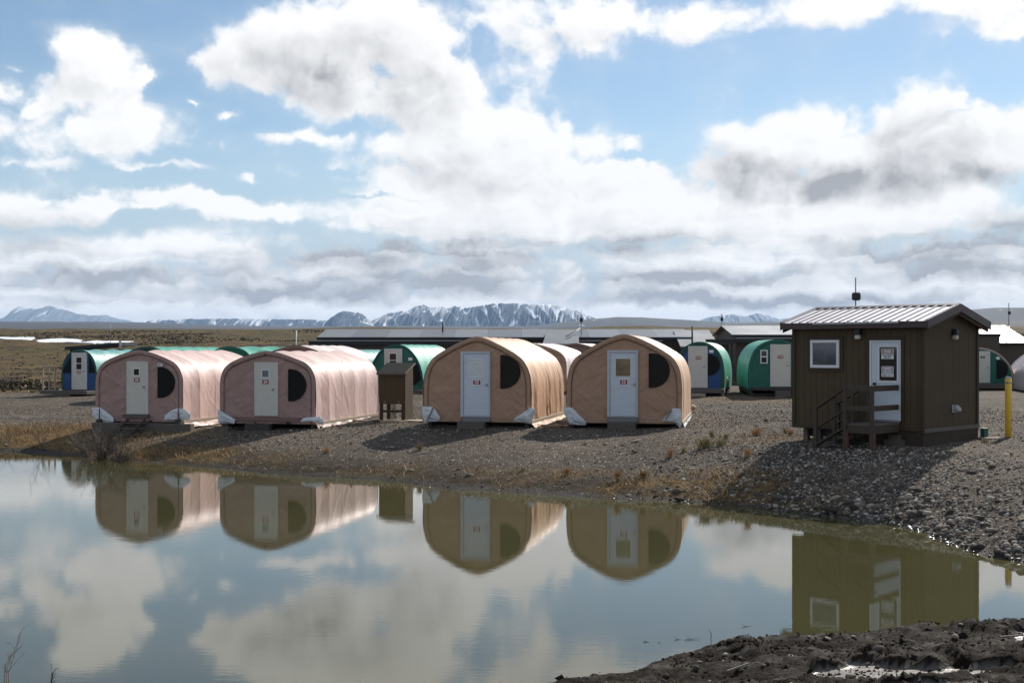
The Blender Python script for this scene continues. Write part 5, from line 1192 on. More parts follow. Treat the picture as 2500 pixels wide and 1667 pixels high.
# sheet-roofed cross wing reaching forward
cw0, cw1 = px_(1330, 89.)-px_(774, 92.), px_(1420, 89.)-px_(774, 92.)
MB().add([(cw0+.3, 1.5, lzr-.15), (cw1, 1.5, lzr-.15), (cw1-.15, -2.6, lze-.52), (cw0-.15, -2.6, lze-.52), (cw0+.3, 1.5, lzr-.25), (cw1, 1.5, lzr-.25), (cw1-.15, -2.6, lze-.62), (cw0-.15, -2.6, lze-.62)], [(3,2,1,0),(4,5,6,7),(0,1,5,4),(1,2,6,5),(2,3,7,6),(3,0,4,7)]).build('porch_roof', ROOFB2, lt)
MB().box(cw0, cw1-.3, -2.3, .3, -.2, lze-.64).build('porch_wall', WALLB, lt)
MB().box(cw1, cw1+6.2, -1.3, -.06, lze-.62, lze-.30).build('porch_fascia', DARKF, lt); MB().box(cw1, cw1+6.2, -1.32, -1.30, lze-.31, lze-.255).build('gutter', STEEL, lt); MB().box(cw1, cw1+6.2, -1.1, .3, -.2, lze-.62).build('front_wall', WALLB, lt)
mb = MB(); sx0, sx1 = px_(1668, 89.)-px_(774, 92.), px_(1760, 89.)-px_(774, 92.)
mb.add([(sx0, 2.5, lzr-.1), (sx1, 2.5, lzr-.1), (sx1+.1, -2.2, lze-.7), (sx0-.1, -2.2, lze-.7), (sx0, 2.5, lzr-.2), (sx1, 2.5, lzr-.2), (sx1+.1, -2.2, lze-.8), (sx0-.1, -2.2, lze-.8)], [(3,2,1,0),(4,5,6,7),(0,1,5,4),(1,2,6,5),(2,3,7,6),(3,0,4,7)]); mb.build('porch_roof', ROOFB, lt)
MB().box(sx0+.1, sx1, -2.0, .4, -.2, lze-.82).build('porch_wall', WALLB, lt)
# brown building right of it
rt, rze, rzr, rL, rg = lodge('brown building with pale sheet roof behind tent 13 N', 'building', 1787, 2040, 78., 817, 795, 8., ROOFB, win=[(1838, 843, 1858, 875)], fas=.16)
MB().box(.15, rL, -.35, .05, rze-.52, rze-.24).build('porch_fascia', DARKF, rt); MB().box(.2, rL, -.37, -.352, rze-.25, rze-.20).build('gutter', STEEL, rt)
MB().box(-1.7, .05, -.6, .1, rze-.56, rze-.30).build('porch_beam', DARKF, rt)
for x in (-1.5, -.1): MB().box(x-.07, x+.07, -.5, -.36, -.2, rze-.56).build('porch_post', BROWND, rt)
MB().box(-1.55, -.1, .6, .7, -.2, rze-.6).build('entry_wall', BROWND, rt); MB().box(-1.45, -1.05, .52, .598, .45, 2.0).build('entry_door', WHITE, rt); MB().box(-1.40, -1.10, .50, .519, 1.0, 1.9).build('door_pane', PANEK, rt)
MB().box(-1.75, .1, -1.3, .6, .10, .22).build('landing', WOOD, rt)
mb = MB()
for x in (-1.7, -.9, -.05): mb.box(x-.03, x+.03, -1.28, -1.22, .2, 1.15)
mb.box(-1.73, -.02, -1.29, -1.21, 1.08, 1.15).box(-1.73, -.02, -1.28, -1.23, .62, .68); mb.build('railing', BROWND, rt)
# building at the right edge
ft, fze, fzr, fL, fg = lodge('brown building with white roof beyond the tent numbered 2', 'building', 2330, 2520, 82., 837, 795, 9., ROOFB, seam=3., fas=.14)
MB().box(.2, px_(2428, 82.)-px_(2330, 82.), -.9, -.06, -.2, fze+.40).build('side_wall', WALLB, ft); MB().box(.1, px_(2428, 82.)-px_(2330, 82.)+.05, -.96, -.05, fze+.40, fze+.62).build('side_fascia', DARKF, ft)
# dark hut roof behind the blue tent
dt = thing('flat_roofed_shed', 'dark flat roofed shed behind the blue fronted tent', 'shed', ((158-CX)*74/F, 74., g1z((210-CX)*74/F, 76.)))
wd = (295-158)*74/F; zt = CAMZ-(846-HY)*74/F - dt.location.z
MB().add([(0, 0, zt-.02), (wd, 0, zt+.26), (wd, 3.2, zt+.26), (0, 3.2, zt-.02), (0, 0, zt-.20), (wd, 0, zt+.04), (wd, 3.2, zt+.04), (0, 3.2, zt-.20)], [(0,1,2,3),(7,6,5,4),(0,4,5,1),(1,5,6,2),(2,6,7,3),(3,7,4,0)]).build('roof', DARKF, dt)
MB().box(.25, wd-.25, .2, 3., -.2, zt-.15).build('wall', BROWND, dt); MB().box(wd-.10, wd+.02, -.05, .05, zt-.05, zt+.38).build('roof_vent', STEEL, dt)

# ================================================================== masts and pipes
def mast(label, cat, px, d, top_py, foot_z, r, box=None, strut=None, mat=GREYMET, group=None):
    x = (px-CX)*d/F; z1 = CAMZ-(top_py-HY)*d/F; t = thing('antenna_mast' if cat == 'mast' else 'stove_pipe', label, cat, (x, d, foot_z), 0, group)
    MB().tube([(0,0,0), (0,0,z1-foot_z)], [r, r*.8], 8).build('pole', mat, t, True)
    if box:
        by_, bw, bh = box; bz_ = CAMZ-(by_-HY)*d/F - foot_z; MB().cbox(-bw/2, bw/2, -.14, -r, bz_-bh/2, bz_+bh/2, min(.06, bw*.2)).build('antenna_box', BLACK, t)
        MB().box(-.02, .02, -r, r+.03, bz_-bh*.3, bz_+bh*.3).build('clamp', STEEL, t)
    if strut:
        sx_, sy_, ty_ = strut; z0_, z1_ = CAMZ-(sy_-HY)*(d-1.5)/F - foot_z, CAMZ-(ty_-HY)*d/F - foot_z; MB().tube([(0,0,z1_), ((sx_-px)*d/F, -1.5, z0_)], r*.9, 6).build('strut', mat, t, True)
    return t
MG = 'thin aerial masts above the roofs'
mast('tall aerial mast with black box rising behind the hut roof', 'mast', 2089, 46., 678, g1z((2089-CX)*46/F, 46.), .028, (724, .34, .30), group=MG)
zr_ = lambda t, q: t.location.z+q
mast('slim aerial mast with diagonal strut on the long grey roof', 'mast', 1419, 93., 756, zr_(lt, lzr)-.5, .030, (781, .24, .34), (1378, 822, 800), group=MG)
mast('slim aerial mast on the roofs between tents 14 N and 13 N', 'mast', 1762, 92., 765, zr_(lt, lze)-.3, .030, (779, .20, .30), (1737, 821, 810), group=MG)
mast('aerial mast with strut on the white roof at the right edge', 'mast', 2463, 83., 739, zr_(ft, fze)+.3, .034, (764, .20, .22), (2446, 820, 795), group=MG)
mast('short black flue pipe on the long grey roof', 'flue', 1081, 95., 786, zr_(lt, lzr)-.4, .07, mat=BLACK)
mast('dark stove pipe between tent 22 and tent 14 N', 'flue', 1690, 86., 797, g1z((1690-CX)*86/F, 86.), .075, mat=BLACK)
mast('bare pale pole behind the roof of tent 24', 'pole', 723, 66., 807, g1z((723-CX)*66/F, 66.), .045, mat=VENTM)
mast('thin whip aerial on the dark shed at the far left', 'pole', 270, 75., 790, zr_(dt, zt)-.1, .016)

# small things on the gravel
SACKM = pmat('tan_sack', (.46, .36, .20), .75, var=.15, vscale=6)
def blob(name, pts_r, mat, loc, label, cat, seed):
    me = bpy.data.meshes.new(name); import bmesh
    bm = bmesh.new(); bmesh.ops.create_icosphere(bm, subdivisions=2, radius=1.)
    for v_ in bm.verts: v_.co *= .85+.3*vn(v_.co.x*2+seed, v_.co.y*2+v_.co.z*3, seed); v_.co.x *= pts_r[0]; v_.co.y *= pts_r[1]; v_.co.z *= pts_r[2]
    bm.to_mesh(me); bm.free(); me.materials.append(mat); me.shade_smooth(); o = link(name, me); o.location = loc; return tag(o, label, cat)
x, y, z = ground_hit(1690, 1000); blob('sack', (.16, .14, .12), SACKM, (x, y, z+.08), 'small tan sack on the gravel at the back corner of tent 22', 'sack', 3)
x, y = (1784-CX)/50., F/50.; blob('float', (.14, .14, .24), SACKM, (x+.05, y+1.6, 1.93), 'round tan float hanging on the side of tent 14 N', 'float', 5)

# ================================================================== stones
import bmesh
def stone_material(name, c0, c1):
    m, k, p = mat_nodes(name)
    a = k.n('ShaderNodeAttribute'); a.attribute_name = 'tone'; oi = k.n('ShaderNodeObjectInfo'); tc = k.n('ShaderNodeTexCoord').outputs['Object']
    n = k.noise(tc, 9., 5., .65)
    rp = k.n('ShaderNodeValToRGB'); k.put(rp.inputs[0], a.outputs['Fac']); cr = rp.color_ramp; cr.elements[0].color = (*c0, 1); cr.elements[1].color = (*c1, 1)
    for q, cc in ((.25, (.115, .098, .084)), (.45, (.19, .145, .108)), (.62, (.25, .225, .20)), (.80, (.36, .31, .25))): cr.elements.new(q).color = (*cc, 1)
    c = rp.outputs[0]
    c = k.mix(1., c, k.comb(*(k.mr(n, .2, .8, .7, 1.25),)*3), 'MULTIPLY')
    pos = k.n('ShaderNodeNewGeometry').outputs['Position']; z = k.sep(pos)[2]
    wet = k.mr(z, .09, .03); c = k.mix(k.m('MULTIPLY', wet, .6), c, (.03, .022, .015))
    k.put(p.inputs['Base Color'], c); k.put(p.inputs['Roughness'], k.m('MULTIPLY_ADD', wet, -.5, .85)); k.put(p.inputs['Specular IOR Level'], k.m('MULTIPLY_ADD', wet, .4, .10))
    return m
STONE = stone_material('loose_stone', (.042, .036, .031), (.56, .52, .46))
def stone_mesh(seed, sub=1, rough=.35, flat=.62):
    r = np.random.default_rng(seed); bm = bmesh.new(); bmesh.ops.create_icosphere(bm, subdivisions=sub, radius=1.)
    ax = np.array((1., r.uniform(.62, .95), r.uniform(.42, .75)))
    pl = [(lambda q: q/np.linalg.norm(q))(r.normal(size=3)) for _ in range(4)]; cut = r.uniform(.62, .9, 4)
    for v in bm.verts:
        q = np.array(v.co); q = q*(1-rough*.5+rough*vn(q[0]*1.7+seed, q[1]*1.7+q[2]*2.1, seed))
        for nrm, c in zip(pl, cut):
            d = np.dot(q, nrm)
            if d > c: q = q-nrm*(d-c)*.85
        v.co = q*ax
    V = np.array([v.co[:] for v in bm.verts]); Fc = np.array([[v.index for v in f.verts] for f in bm.faces]); bm.free(); return V, Fc
PEB = []
for i in range(10):        # eight-sided chips
    r = np.random.default_rng(i+100); V = np.array([(1,0,0),(-1,0,0),(0,1,0),(0,-1,0),(0,0,1),(0,0,-1)], float)*r.uniform(.6, 1.1, (6, 1)) + r.normal(0, .12, (6, 3)); V *= (1, r.uniform(.6, .95), r.uniform(.35, .7))
    PEB.append((V, np.array([(0,2,4),(2,1,4),(1,3,4),(3,0,4),(2,0,5),(1,2,5),(3,1,5),(0,3,5)])))
COB = [stone_mesh(s, 1) for s in range(12)]
def scatter(name, xs, ys, rad, bank, zfun, tones, mat, smooth=False, sink=.25, kind='stuff'):
    nV = [len(b[0]) for b in bank]; pick = rng.integers(0, len(bank), len(xs)); AV, AF, AT = [], [], []; o = 0
    zs = zfun(xs, ys)
    for b, (V, Fc) in enumerate(bank):
        idx = np.where(pick == b)[0]
        if not len(idx): continue
        a = rng.uniform(0, 2*pi, len(idx)); tl = rng.normal(0, .22, len(idx)); r = rad[idx]
        x = V[None,:,0]*r[:,None]; y = V[None,:,1]*r[:,None]; z = V[None,:,2]*r[:,None]
        x, z = x*np.cos(tl)[:,None]-z*np.sin(tl)[:,None], x*np.sin(tl)[:,None]+z*np.cos(tl)[:,None]
        X = x*np.cos(a)[:,None]-y*np.sin(a)[:,None]+xs[idx][:,None]; Y = x*np.sin(a)[:,None]+y*np.cos(a)[:,None]+ys[idx][:,None]; Z = z+(zs[idx]+r*sink)[:,None]
        AV.append(np.stack([X, Y, Z], 2).reshape(-1, 3)); AF.append((Fc[None]+(np.arange(len(idx))*len(V))[:,None,None]+o).reshape(-1, 3)); AT.append(np.repeat(tones[idx], len(V))); o += len(idx)*len(V)
    me = fast_mesh(name, np.concatenate(AV), np.concatenate(AF), mat, smooth); attr(me, 'tone', np.concatenate(AT)); ob = link(name, me)
    return tag(ob, kind=kind)
def keep_clear(x, y):
    """no stones inside the hut, the tents or the kiosk"""
    ok = np.ones(x.shape, bool)
    q = (x-HA[0])*cos(hrz)+(y-HA[1])*sin(hrz); w_ = -(x-HA[0])*sin(hrz)+(y-HA[1])*cos(hrz)
    ok &= ~((q > -.1) & (q < HW+.1) & (w_ > -.05) & (w_ < HD+.1))
    for o in COL.objects:
        if o.name.startswith('canvas_tent') and o.get('group') == FRONTROW:
            dx, dy = x-o.location.x, y-o.location.y; a = o.rotation_euler.z; u = dx*cos(a)+dy*sin(a); v_ = -dx*sin(a)+dy*cos(a); ok &= ~((np.abs(u) < 1.9) & (v_ > -.1) & (v_ < 6.6))
    return ok
def tone_mix(n, bright=.22): 
    t = rng.beta(1.4, 4., n); b = rng.random(n) < bright; return np.where(b, rng.uniform(.45, 1., n), t*.6)
gfun = lambda x, y: ground(x, y)
# chips of gravel over bank and yard
N = 185000
xs = rng.uniform(-23, 19, N); ys = 19.3+ (58-19.3)*rng.beta(1.1, 1.9, N); sd = pond_sd(xs, ys); gr_, _ = ground_cover(xs, ys, sd)
vis = (np.abs(xs) < ys*.44+3.5) & (sd > .02) & keep_clear(xs, ys) & (rng.random(N) > gr_*.85) & ((rng.random(N) > .75*sstep(2.2, .4, sd)) | (xs > 6.5)) & (rng.random(N) < .35+.65*fbm(xs*.6, ys*.6, 3, 61)*1.6)
xs, ys, sd = xs[vis], ys[vis], sd[vis]
scatter('gravel', xs, ys, .011*np.exp(rng.normal(0, .45, len(xs)))*(1+.6*(ys > 38)), PEB, gfun, tone_mix(len(xs), .30), STONE)
# pebbles, thicker along certain strips
N = 26000
xs = rng.uniform(-19, 14.5, N); ys = rng.uniform(19.5, 47, N); sd = pond_sd(xs, ys); gr_, _ = ground_cover(xs, ys, sd)
dn = sstep(.42, .66, fbm(xs*.35+9, ys*.8, 3, 66)); vis = (np.abs(xs) < ys*.44+3.5) & (sd > .0) & keep_clear(xs, ys) & (rng.random(N) > gr_*.8) & (rng.random(N) < .15+.75*dn)
xs, ys = xs[vis], ys[vis]
scatter('gravel', xs, ys, .026*np.exp(rng.normal(0, .38, len(xs))), PEB, gfun, tone_mix(len(xs), .55), STONE)
# cobbles on the slope below the hut
def slope_density(x, y, sd):
    a = sstep(2.2, 4.4, x)*sstep(5.2, 3.2, sd)*sstep(-.25, .05, sd); return a*(.25+.75*sstep(4.5, 6.5, x))*(.35+.65*sstep(.35, .6, fbm(x*.8, y*.8, 3, 68)))
N = 60000
xs = rng.uniform(1.5, 17.5, N); ys = rng.uniform(17.8, 32, N); sd = pond_sd(xs, ys); vis = (rng.random(N) < slope_density(xs, ys, sd)) & keep_clear(xs, ys) & (np.abs(xs) < ys*.45+4.5)
xs, ys, sd = xs[vis], ys[vis], sd[vis]; cr_ = .026*np.exp(rng.normal(0, .50, len(xs)))*(.8+.5*sstep(2.5, .3, sd)); cr_ = np.clip(cr_, .014, .095)
order = np.argsort(-cr_/ys); big_n = 235
iB, iS = order[:big_n], order[big_n:]
scatter('gravel', xs[iS], ys[iS], cr_[iS], COB, gfun, tone_mix(len(iS), .52), STONE, True, sink=.05)
# the largest stones, one by one
BIGM = []
for i in range(14):
    V, Fc = stone_mesh(300+i, 2); lst = []
    for t in (.06, .14, .24, .42, .75):
        me = fast_mesh('rock', V, Fc, STONE); attr(me, 'tone', np.full(len(V), t)); lst.append(me)
    BIGM.append(lst)
def rock(x, y, r, z=None, tone=None, label=None, group=None, rz=None, mesh=None, scale=(1, 1, 1), sink=.2):
    me = mesh or BIGM[rng.integers(0, 14)][tone if tone is not None else min(4, int(rng.beta(1.4, 1.6)*5))]
    o = link('rock', me); o.location = (x, y, (g1z(x, y) if z is None else z)+r*sink); o.scale = (r*scale[0], r*scale[1], r*scale[2]); o.rotation_euler = (rng.normal(0, .2), rng.normal(0, .2), rng.uniform(0, 6.28) if rz is None else rz)
    return tag(o, label, 'rock', group)
BL = 'rounded stone among the loose cobbles on the slope below the hut'; BG = 'cobbles on the slope below the hut'
zz = ground(xs[iB], ys[iB])
for j, i in enumerate(iB): rock(float(xs[i]), float(ys[i]), float(cr_[i])*1.12, float(zz[j]), label=BL, group=BG, sink=.05)
def rock_px(px, py, w, label, tone, sc=(1, .8, .7), rz=0., zoff=0.):
    x, y, z = ground_hit(px, py); return rock(x, y, w/2*y/F, z+zoff, tone, label, None, rz, scale=sc)
rock_px(2036, 1252, 62, 'large dark angular boulder at the water edge below the hut', 0, (1, .7, .62), .3)
rock_px(1996, 1240, 34, 'grey slab leaning on the dark boulder at the water edge', 3, (1, .6, .7), .6)
rock_px(1901, 1220, 42, 'tawny brown flat stone on the slope below the hut', 2, (1, .7, .5), .2)
rock_px(1995, 1259, 22, 'pale oval stone in the shallows by the dark boulder', 4, (1, .8, .6))
rock_px(2205, 1232, 36, 'brown reddish stone near the waterline right of the hut steps', 1, (1, .8, .5), .4)
rock_px(2229, 1262, 34, 'upright brown stone at the waterline below the hut corner', 1, (.8, .8, 1.05))
rock_px(2262, 1258, 34, 'white angular stone beside the upright brown stone', 4, (1, .7, .7), .5)
rock_px(1653, 1203, 26, 'rounded grey boulder in dry grass at the pond edge', 2, (1, .9, .85))
rock_px(1659, 1221, 26, 'dark half sunk stone at the water by the dry grass', 0, (1.2, .9, .6))
rock_px(1146, 1162, 22, 'rounded stone with pale top on the gravel bank below tent 23', 3, (1, .9, .7))
rock_px(14, 1088, 12, 'pale rounded stone at the far left waterline', 4, (1, .9, .8))
rock_px(938, 1076, 18, 'pale flat stone in the shadow of tent 23', 4, (1, .7, .4))
rock_px(1551, 1079, 22, 'pale flat stone on the gravel before tent 22', 4, (1, .6, .4))
rock_px(1548, 1104, 18, 'light brown flat stone on the gravel below tent 22', 3, (1, .7, .5))
rock_px(1006, 1150, 20, 'long pale stone on the bank right of the kiosk', 4, (1, .5, .4), .2)
rock_px(690, 1042, 26, 'dark stone under the front of tent 24', 1, (1, .8, .8))
rock_px(780, 1046, 18, 'pale stone at the right corner of tent 24', 3, (1, .8, .6))
rock_px(680, 1078, 12, 'bright stone in the middle of the bank below tent 24', 4, (.8, .8, .9))
for (px, py) in ((905,1101),(1033,1107),(829,1060),(957,1093),(1213,1098),(1430,1084),(1478,1086),(1458,1149),(1390,1130),(1300,1130),(1120,1146),(760,1068),(1105,1126),(1600,1130),(1770,1104),(1842,1090),(1895,1070)):
    x, y, z = ground_hit(px, py); rock(x, y, 7.5*y/F, z, int(rng.integers(3, 5)), 'flat pale stone lying loose on the dark gravel bank', 'pale flat stones on the gravel', scale=(1, .6, .4))

# clods and stones of the muddy near bank
MUDC = pmat('mud_clod', (.019, .0135, .0095), .8, spec=.10, var=.3, vscale=12, bump=.012, bscale=30)
N = 34000
xs = rng.uniform(-1., 11., N); ys = rng.uniform(10.6, 16.4, N); sd = pond_sd(xs, ys); vis = (sd > .12) & (rng.random(N) < .25+.75*sstep(.4, .6, fbm(xs*.9, ys*1.2, 3, 77)))
xs, ys = xs[vis], ys[vis]; mz = np.vectorize(mudz)
scatter('mud_clods', xs, ys, .012*np.exp(rng.normal(0, .6, len(xs))), PEB, mz, np.zeros(len(xs)), MUDC, False, .1)
N = 1800
xs = rng.uniform(-1., 11., N); ys = rng.uniform(10.6, 16.4, N); sd = pond_sd(xs, ys); vis = sd > .15; xs, ys = xs[vis], ys[vis]
scatter('gravel', xs, ys, .011*np.exp(rng.normal(0, .55, len(xs))), COB, mz, tone_mix(len(xs), .14), STONE, True, .3)
def mud_px(px, py, w, label, tone, sc=(1, .85, .75), rz=0.):
    d = F*(CAMZ-.22)/(py-HY); x = (px-CX)*d/F
    for _ in range(4): z = mudz(x, d); d = F*(CAMZ-z)/(py-HY); x = (px-CX)*d/F
    return rock(x, d, w/2*d/F, z, tone, label, None, rz, scale=sc, sink=.35)
mud_px(2144, 1588, 32, 'smooth grey rounded stone on the near mud bank', 2)
mud_px(2078, 1655, 30, 'pale grey rounded stone by the wet silt, nearest the camera', 3, (1, .9, .85))
mud_px(2221, 1577, 44, 'dark angular slab sticking out of the near mud', 1, (1, .6, .6), .5)
mud_px(2233, 1588, 22, 'small round stone below the dark angular slab', 2)
mud_px(1785, 1566, 28, 'reddish tan angular stone at the top of the near bank', 3, (1, .7, .75), .4)
mud_px(2020, 1562, 20, 'white angular stone on the crest of the near mud bank', 4, (1, .8, .7))
mud_px(1980, 1588, 22, 'brown flat stone in the middle of the near mud bank', 2, (1, .8, .5))
mud_px(2118, 1622, 16, 'tan pebble beside the wet silt', 3); mud_px(2142, 1630, 16, 'grey pebble beside the wet silt', 2); mud_px(1707, 1618, 16, 'pale pebble at the left of the near mud bank', 4)
mud_px(2345, 1525, 12, 'white pebble on the far right of the near mud bank', 4); mud_px(2430, 1530, 14, 'grey pebble at the right end of the near mud bank', 3)
for _ in range(26):
    x, y = rng.uniform(1.3, 7.), rng.uniform(11.4, 15.2)
    if pond_sd(np.array([x]), np.array([y]))[0] > .3: rock(x, y, rng.uniform(.03, .055), mudz(x, y), None, 'small rounded stone pressed into the dark near mud', 'small stones in the near mud', sink=.3)

# ================================================================== grass, moor and twigs
def blade_material(name, c0, c1):
    m, k, p = mat_nodes(name); a = k.n('ShaderNodeAttribute'); a.attribute_name = 'tone'
    k.put(p.inputs['Base Color'], k.mix(a.outputs['Fac'], c0, c1)); p.inputs['Roughness'].default_value = .7; p.inputs['Specular IOR Level'].default_value = .25; return m
STRAW = blade_material('dry_grass_blade', (.13, .075, .032), (.48, .33, .16)); GRASSY = blade_material('green_dry_grass_blade', (.11, .10, .035), (.50, .41, .20)); ORANGE = blade_material('orange_grass_blade', (.26, .135, .055), (.60, .38, .18))
MOOR = blade_material('moor_shrub_leaf', (.042, .030, .022), (.135, .10, .048))
def blades(name, xs, ys, zs, hgt, wid, lean, mat, tones=None, parent=None, kind=None, bend=.4):
    n = len(xs); a = rng.uniform(0, 2*pi, n); b = rng.uniform(0, 2*pi, n); l = np.abs(rng.normal(lean, lean*.5, n))*hgt
    dx, dy = np.cos(a)*wid/2, np.sin(a)*wid/2; lx, ly = np.cos(b)*l, np.sin(b)*l
    p0 = np.stack([xs-dx, ys-dy, zs], 1); p1 = np.stack([xs+dx, ys+dy, zs], 1)
    mid = np.stack([xs+lx*bend, ys+ly*bend, zs+hgt*.6], 1); q0 = mid-np.stack([dx, dy, 0*dx], 1)*.7; q1 = mid+np.stack([dx, dy, 0*dx], 1)*.7
    tip = np.stack([xs+lx, ys+ly, zs+hgt*(1-.25*np.minimum(1, l/hgt))], 1)
    V = np.stack([p0, p1, q0, q1, tip], 1).reshape(-1, 3); o = (np.arange(n)*5)[:, None, None]
    Fc = (np.array([(0,1,3),(0,3,2),(2,3,4)])[None]+o).reshape(-1, 3)
    me = fast_mesh(name, V, Fc, mat, True); t = rng.random(n) if tones is None else tones; attr(me, 'tone', np.repeat(t, 5))
    o_ = link(name, me, parent); return tag(o_, kind=kind) if kind else o_
# dry grass on the banks
N = 220000
xs = rng.uniform(-21, 9, N); ys = rng.uniform(23, 48, N); sd = pond_sd(xs, ys); gr_, _ = ground_cover(xs, ys, sd); vis = (rng.random(N) < gr_*.9) & (sd > .05) & keep_clear(xs, ys)
xs, ys = xs[vis], ys[vis]
blades('grass', xs, ys, ground(xs, ys)-.01, rng.uniform(.05, .20, len(xs))*(.6+.9*sstep(.4, .65, fbm(xs*1.1, ys*1.1, 3, 58))), rng.uniform(.007, .016, len(xs)), 1.2, STRAW, kind='stuff')
# tufts that stand alone
def tuft(px, py, w, h, label, mat, n=90, group=None, lean=.5):
    x, y, z = ground_hit(px, py); r = w/2*y/F; hh = h*y/F; t = thing('grass_tuft', label, 'grass tuft', (x, y, z), 0, group)
    a = rng.uniform(0, 2*pi, n); q = np.abs(rng.normal(0, .35, n))*r; blades('blades', np.cos(a)*q, np.sin(a)*q*.8, np.zeros(n)-.01, hh*rng.uniform(.5, 1.1, n), np.full(n, .011), lean, mat, parent=t); return t
tuft(1846, 1064, 44, 32, 'orange dry grass tuft leaning on the gravel left of the hut', ORANGE, 130, lean=.8)
tuft(1738, 1066, 26, 20, 'round yellow green tuft on the gravel between tent 22 and the hut', GRASSY, 110)
tuft(1772, 1072, 24, 20, 'second yellow green tuft, nearer the orange one', GRASSY, 110)
tuft(1722, 1092, 60, 34, 'widest straw coloured grass clump on the gravel left of the hut', GRASSY, 260, lean=.7)
tuft(1760, 1088, 40, 24, 'straw grass clump joined to the right of the widest one', GRASSY, 160, lean=.7)
tuft(1893, 1062, 14, 14, 'small green tuft between the orange tuft and the hut', GRASSY, 60)
tuft(1917, 1058, 16, 20, 'green and straw tuft near the left corner of the hut', GRASSY, 90)
tuft(1930, 1064, 22, 22, 'orange brown tuft against the left corner of the hut', ORANGE, 100)
tuft(1825, 1115, 18, 28, 'reddish tuft on the edge of the hut shadow', ORANGE, 80)
tuft(1636, 1118, 30, 30, 'brown tuft on the gravel above the dry grass shore', ORANGE, 110)
tuft(1668, 1104, 20, 16, 'tuft with green heart and pale outer blades', GRASSY, 80)
tuft(1025, 1098, 18, 24, 'pale thin tuft at the edge of the shadow of tent 23', STRAW, 70)
tuft(797, 1106, 18, 22, 'brown flattened tuft on the bank below tent 24', ORANGE, 80, lean=1.)
tuft(857, 1086, 14, 12, 'small green tuft on the bank left of the kiosk', GRASSY, 60)
tuft(1385, 1158, 24, 24, 'bristly brown tuft on the shore below tent 22', ORANGE, 110)
tuft(1508, 1172, 26, 34, 'tall brown tuft by the water below tent 22', ORANGE, 130)
tuft(1275, 1152, 18, 16, 'small brown green tuft on the shore below tent 23', GRASSY, 70)
tuft(2405, 1080, 40, 10, 'low green tuft by the pale board right of the hut', GRASSY, 120)
tuft(1570, 1165, 44, 26, 'sprawling straw tuft on the shore left of the cobbles', STRAW, 180, lean=1.)
# moor shrubs out to the skyline
N = 60000
d_ = 66*np.exp(rng.random(N)*math.log(420/66.)); ang = rng.uniform(-.47, .47, N); xs = d_*np.tan(ang); ys = d_
n1 = fbm(xs*.05, ys*.03, 4, 150); _, td = ground_cover(xs, ys, np.full(N, 60.)); vis = (td > .6) & (rng.random(N) < sstep(.42, .60, n1)*.8+.10) & ((xs < -12) | (ys > 105))
xs, ys, n1 = xs[vis], ys[vis], n1[vis]; hgt = rng.uniform(.10, .30, len(xs))*(.6+1.1*sstep(.45, .65, n1))
K = 3; xs, ys, hgt = np.repeat(xs, K)+rng.normal(0, .25, len(xs)*K), np.repeat(ys, K)+rng.normal(0, .25, len(xs)*K), np.repeat(hgt, K)
blades('shrubbery', xs, ys, ground(xs, ys)-.02, hgt, rng.uniform(.10, .25, len(xs))*(1+ys/300), .6, MOOR, kind='stuff')

# bare twiggy shrubs
TWIG = pmat('bare_twig', (.030, .022, .018), .8, var=.3, vscale=5); TWIGP = pmat('pale_twig', (.20, .17, .14), .8, var=.2)
def shrub(label, x, y, z, h, spread_, n, seed, mat=TWIG, r0=.006, cat='shrub'):
    r = random.Random(seed); t = thing('bare_shrub', label, cat, (x, y, z)); mb = MB(); m2 = MB()
    def twig(p, d, L, rad, lev, b):
        pts = [p]; q = np.array(p, float); dd = np.array(d, float)
        for i in range(4):
            dd = dd + np.array([r.gauss(0, .16), r.gauss(0, .16), r.gauss(.02, .10)]); dd /= np.linalg.norm(dd); q = q+dd*L/4; pts.append(tuple(q))
            if lev < 2 and r.random() < .75: twig(tuple(q), dd+np.array([r.gauss(0, .6), r.gauss(0, .6), r.gauss(.1, .3)]), L*r.uniform(.3, .55), rad*.65, lev+1, b)
        b.tube(pts, [rad*(1-.16*i) for i in range(5)], 4, False)
    for i in range(n):
        a = r.uniform(0, 2*pi); e = r.uniform(.15, 1.)*spread_
        twig((r.gauss(0, .09*spread_), r.gauss(0, .07*spread_), -.03), (cos(a)*e, sin(a)*e, 1.), h*r.uniform(.55, 1.1), r0*r.uniform(.7, 1.2), 0, mb if r.random() < .75 else m2)
    mb.build('stem', mat, t, True)
    if m2.v: m2.build('pale_stem', TWIGP, t, True)
    return t
x, y, z = ground_hit(250, 1122); shrub('dense bare grey shrub on the far bank in front of tent 25', x, y+.15, z, .95, 1.15, 70, 3, r0=.009)
x, y, z = ground_hit(296, 1128); shrub('lower bare shrub beside the dense one before tent 25', x, y+.1, z, .75, 1.3, 40, 5, r0=.009)
x, y, z = ground_hit(212, 1116); shrub('bare shrub at the left of the dense one on the far bank', x, y+.1, z, .7, 1.2, 26, 8, r0=.009)
x, y, z = ground_hit(101, 1104); shrub('thin bare sapling at the water edge left of the shrubs', x, y+.15, z, 1.0, .5, 5, 11, r0=.007)
x, y, z = ground_hit(4, 1100); shrub('bare twigs at the left edge of the far bank', x, y+.15, z, .7, .8, 7, 13)
shrub('bare twig with buds rising in the bottom left corner', -5.33, 12.72, .02, .40, .35, 3, 21, r0=.006)
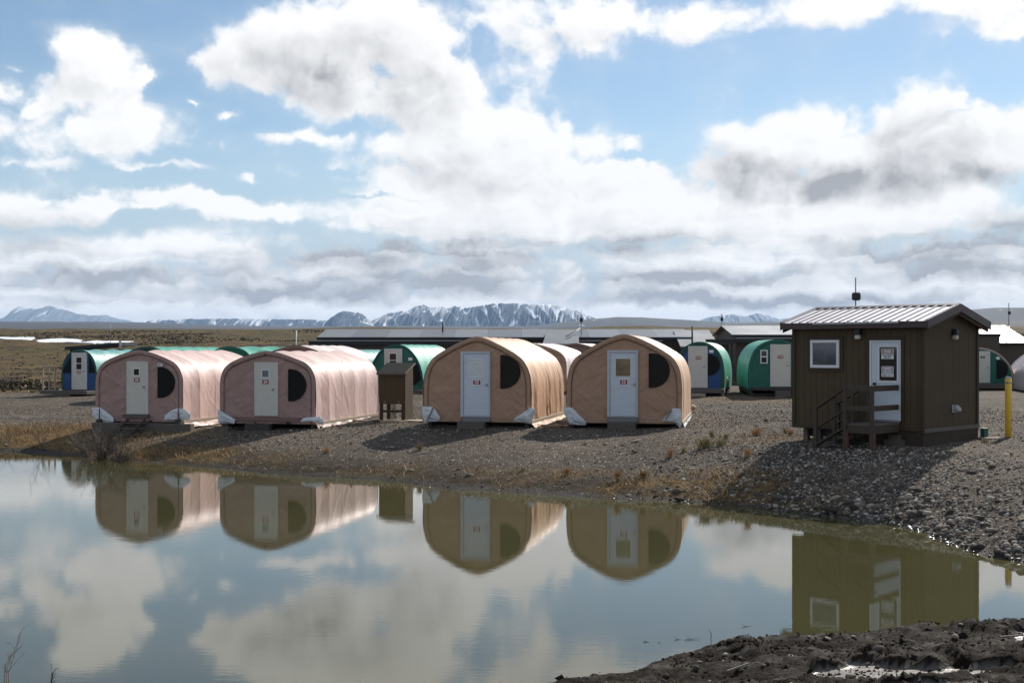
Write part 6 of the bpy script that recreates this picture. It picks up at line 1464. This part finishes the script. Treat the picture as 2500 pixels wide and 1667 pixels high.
shrub('short bare twig tips low at the bottom left of the water', -4.85, 12.6, .0, .17, .4, 3, 23, r0=.006)
x, y, z = ground_hit(1625, 1212); shrub('dead grass stems bending over the water below tent 22', x, y, z, .35, 1.5, 14, 31, TWIGP, .004)
# drift twigs on the water and a stick on the mud
def drift(px, py, L, rz, label, fork=True, up=.0):
    d = F*CAMZ/(py-HY); x = (px-CX)*d/F; m_ = MB(); m_.tube([(-L/2, 0, .003), (-L*.1, .01, .012), (L/2, -.01, .008+up)], [.005, .006, .003], 5)
    if fork: m_.tube([(-L*.1, .01, .01), (L*.28, .10*L*3, .03+up)], [.004, .002], 4); m_.tube([(-L*.05, 0, .01), (-L*.35, .05, .07+up)], [.004, .002], 4)
    o = m_.build('twig', TWIG); o.scale = (1, 1, .45); o.location = (x, d, 0); o.rotation_euler = (0, 0, rz); return tag(o, label, 'twig')
drift(1823, 1529, .16, .6, 'forked twig floating alone on the water off the near bank')
drift(1690, 1561, .20, .1, 'dark twig tangle afloat beside the near bank', up=.03); drift(1655, 1561, .08, .3, 'short bent twig afloat left of the twig tangle'); drift(1578, 1567, .08, 0., 'small pale twig furthest left on the water'); drift(1610, 1568, .04, 1.2, 'tiny upright twig between the floating twigs', False, .03)
d = 14.1; x = (1752-CX)*d/F; o = MB().tube([(0,0,0), (.01,.0,.06), (-.02,.01,.12)], [.005,.004,.002], 5).build('twig', TWIG); o.location = (x, d+.5, -.01); tag(o, 'thin upright twig at the tip of the near bank', 'twig')
d = F*(CAMZ-.25)/(1628-HY); x = (1802-CX)*d/F; z = mudz(x, d); o = MB().tube([(-.13,-.09,.0), (.13,.1,.03)], [.011,.009], 6).build('stick', TWIGP); o.location = (x, d, z+.03); tag(o, 'pale broken stick lying on the near mud', 'stick')
d = F*(CAMZ-.35)/(1522-HY); x = (2470-CX)*d/F; z = mudz(x, d); o = MB().tube([(-.14,-.02,.0), (.14,.03,.01)], [.012,.010], 6).build('stick', TWIGP); o.location = (x, d, z+.02); tag(o, 'short grey stick at the right end of the near bank', 'stick')
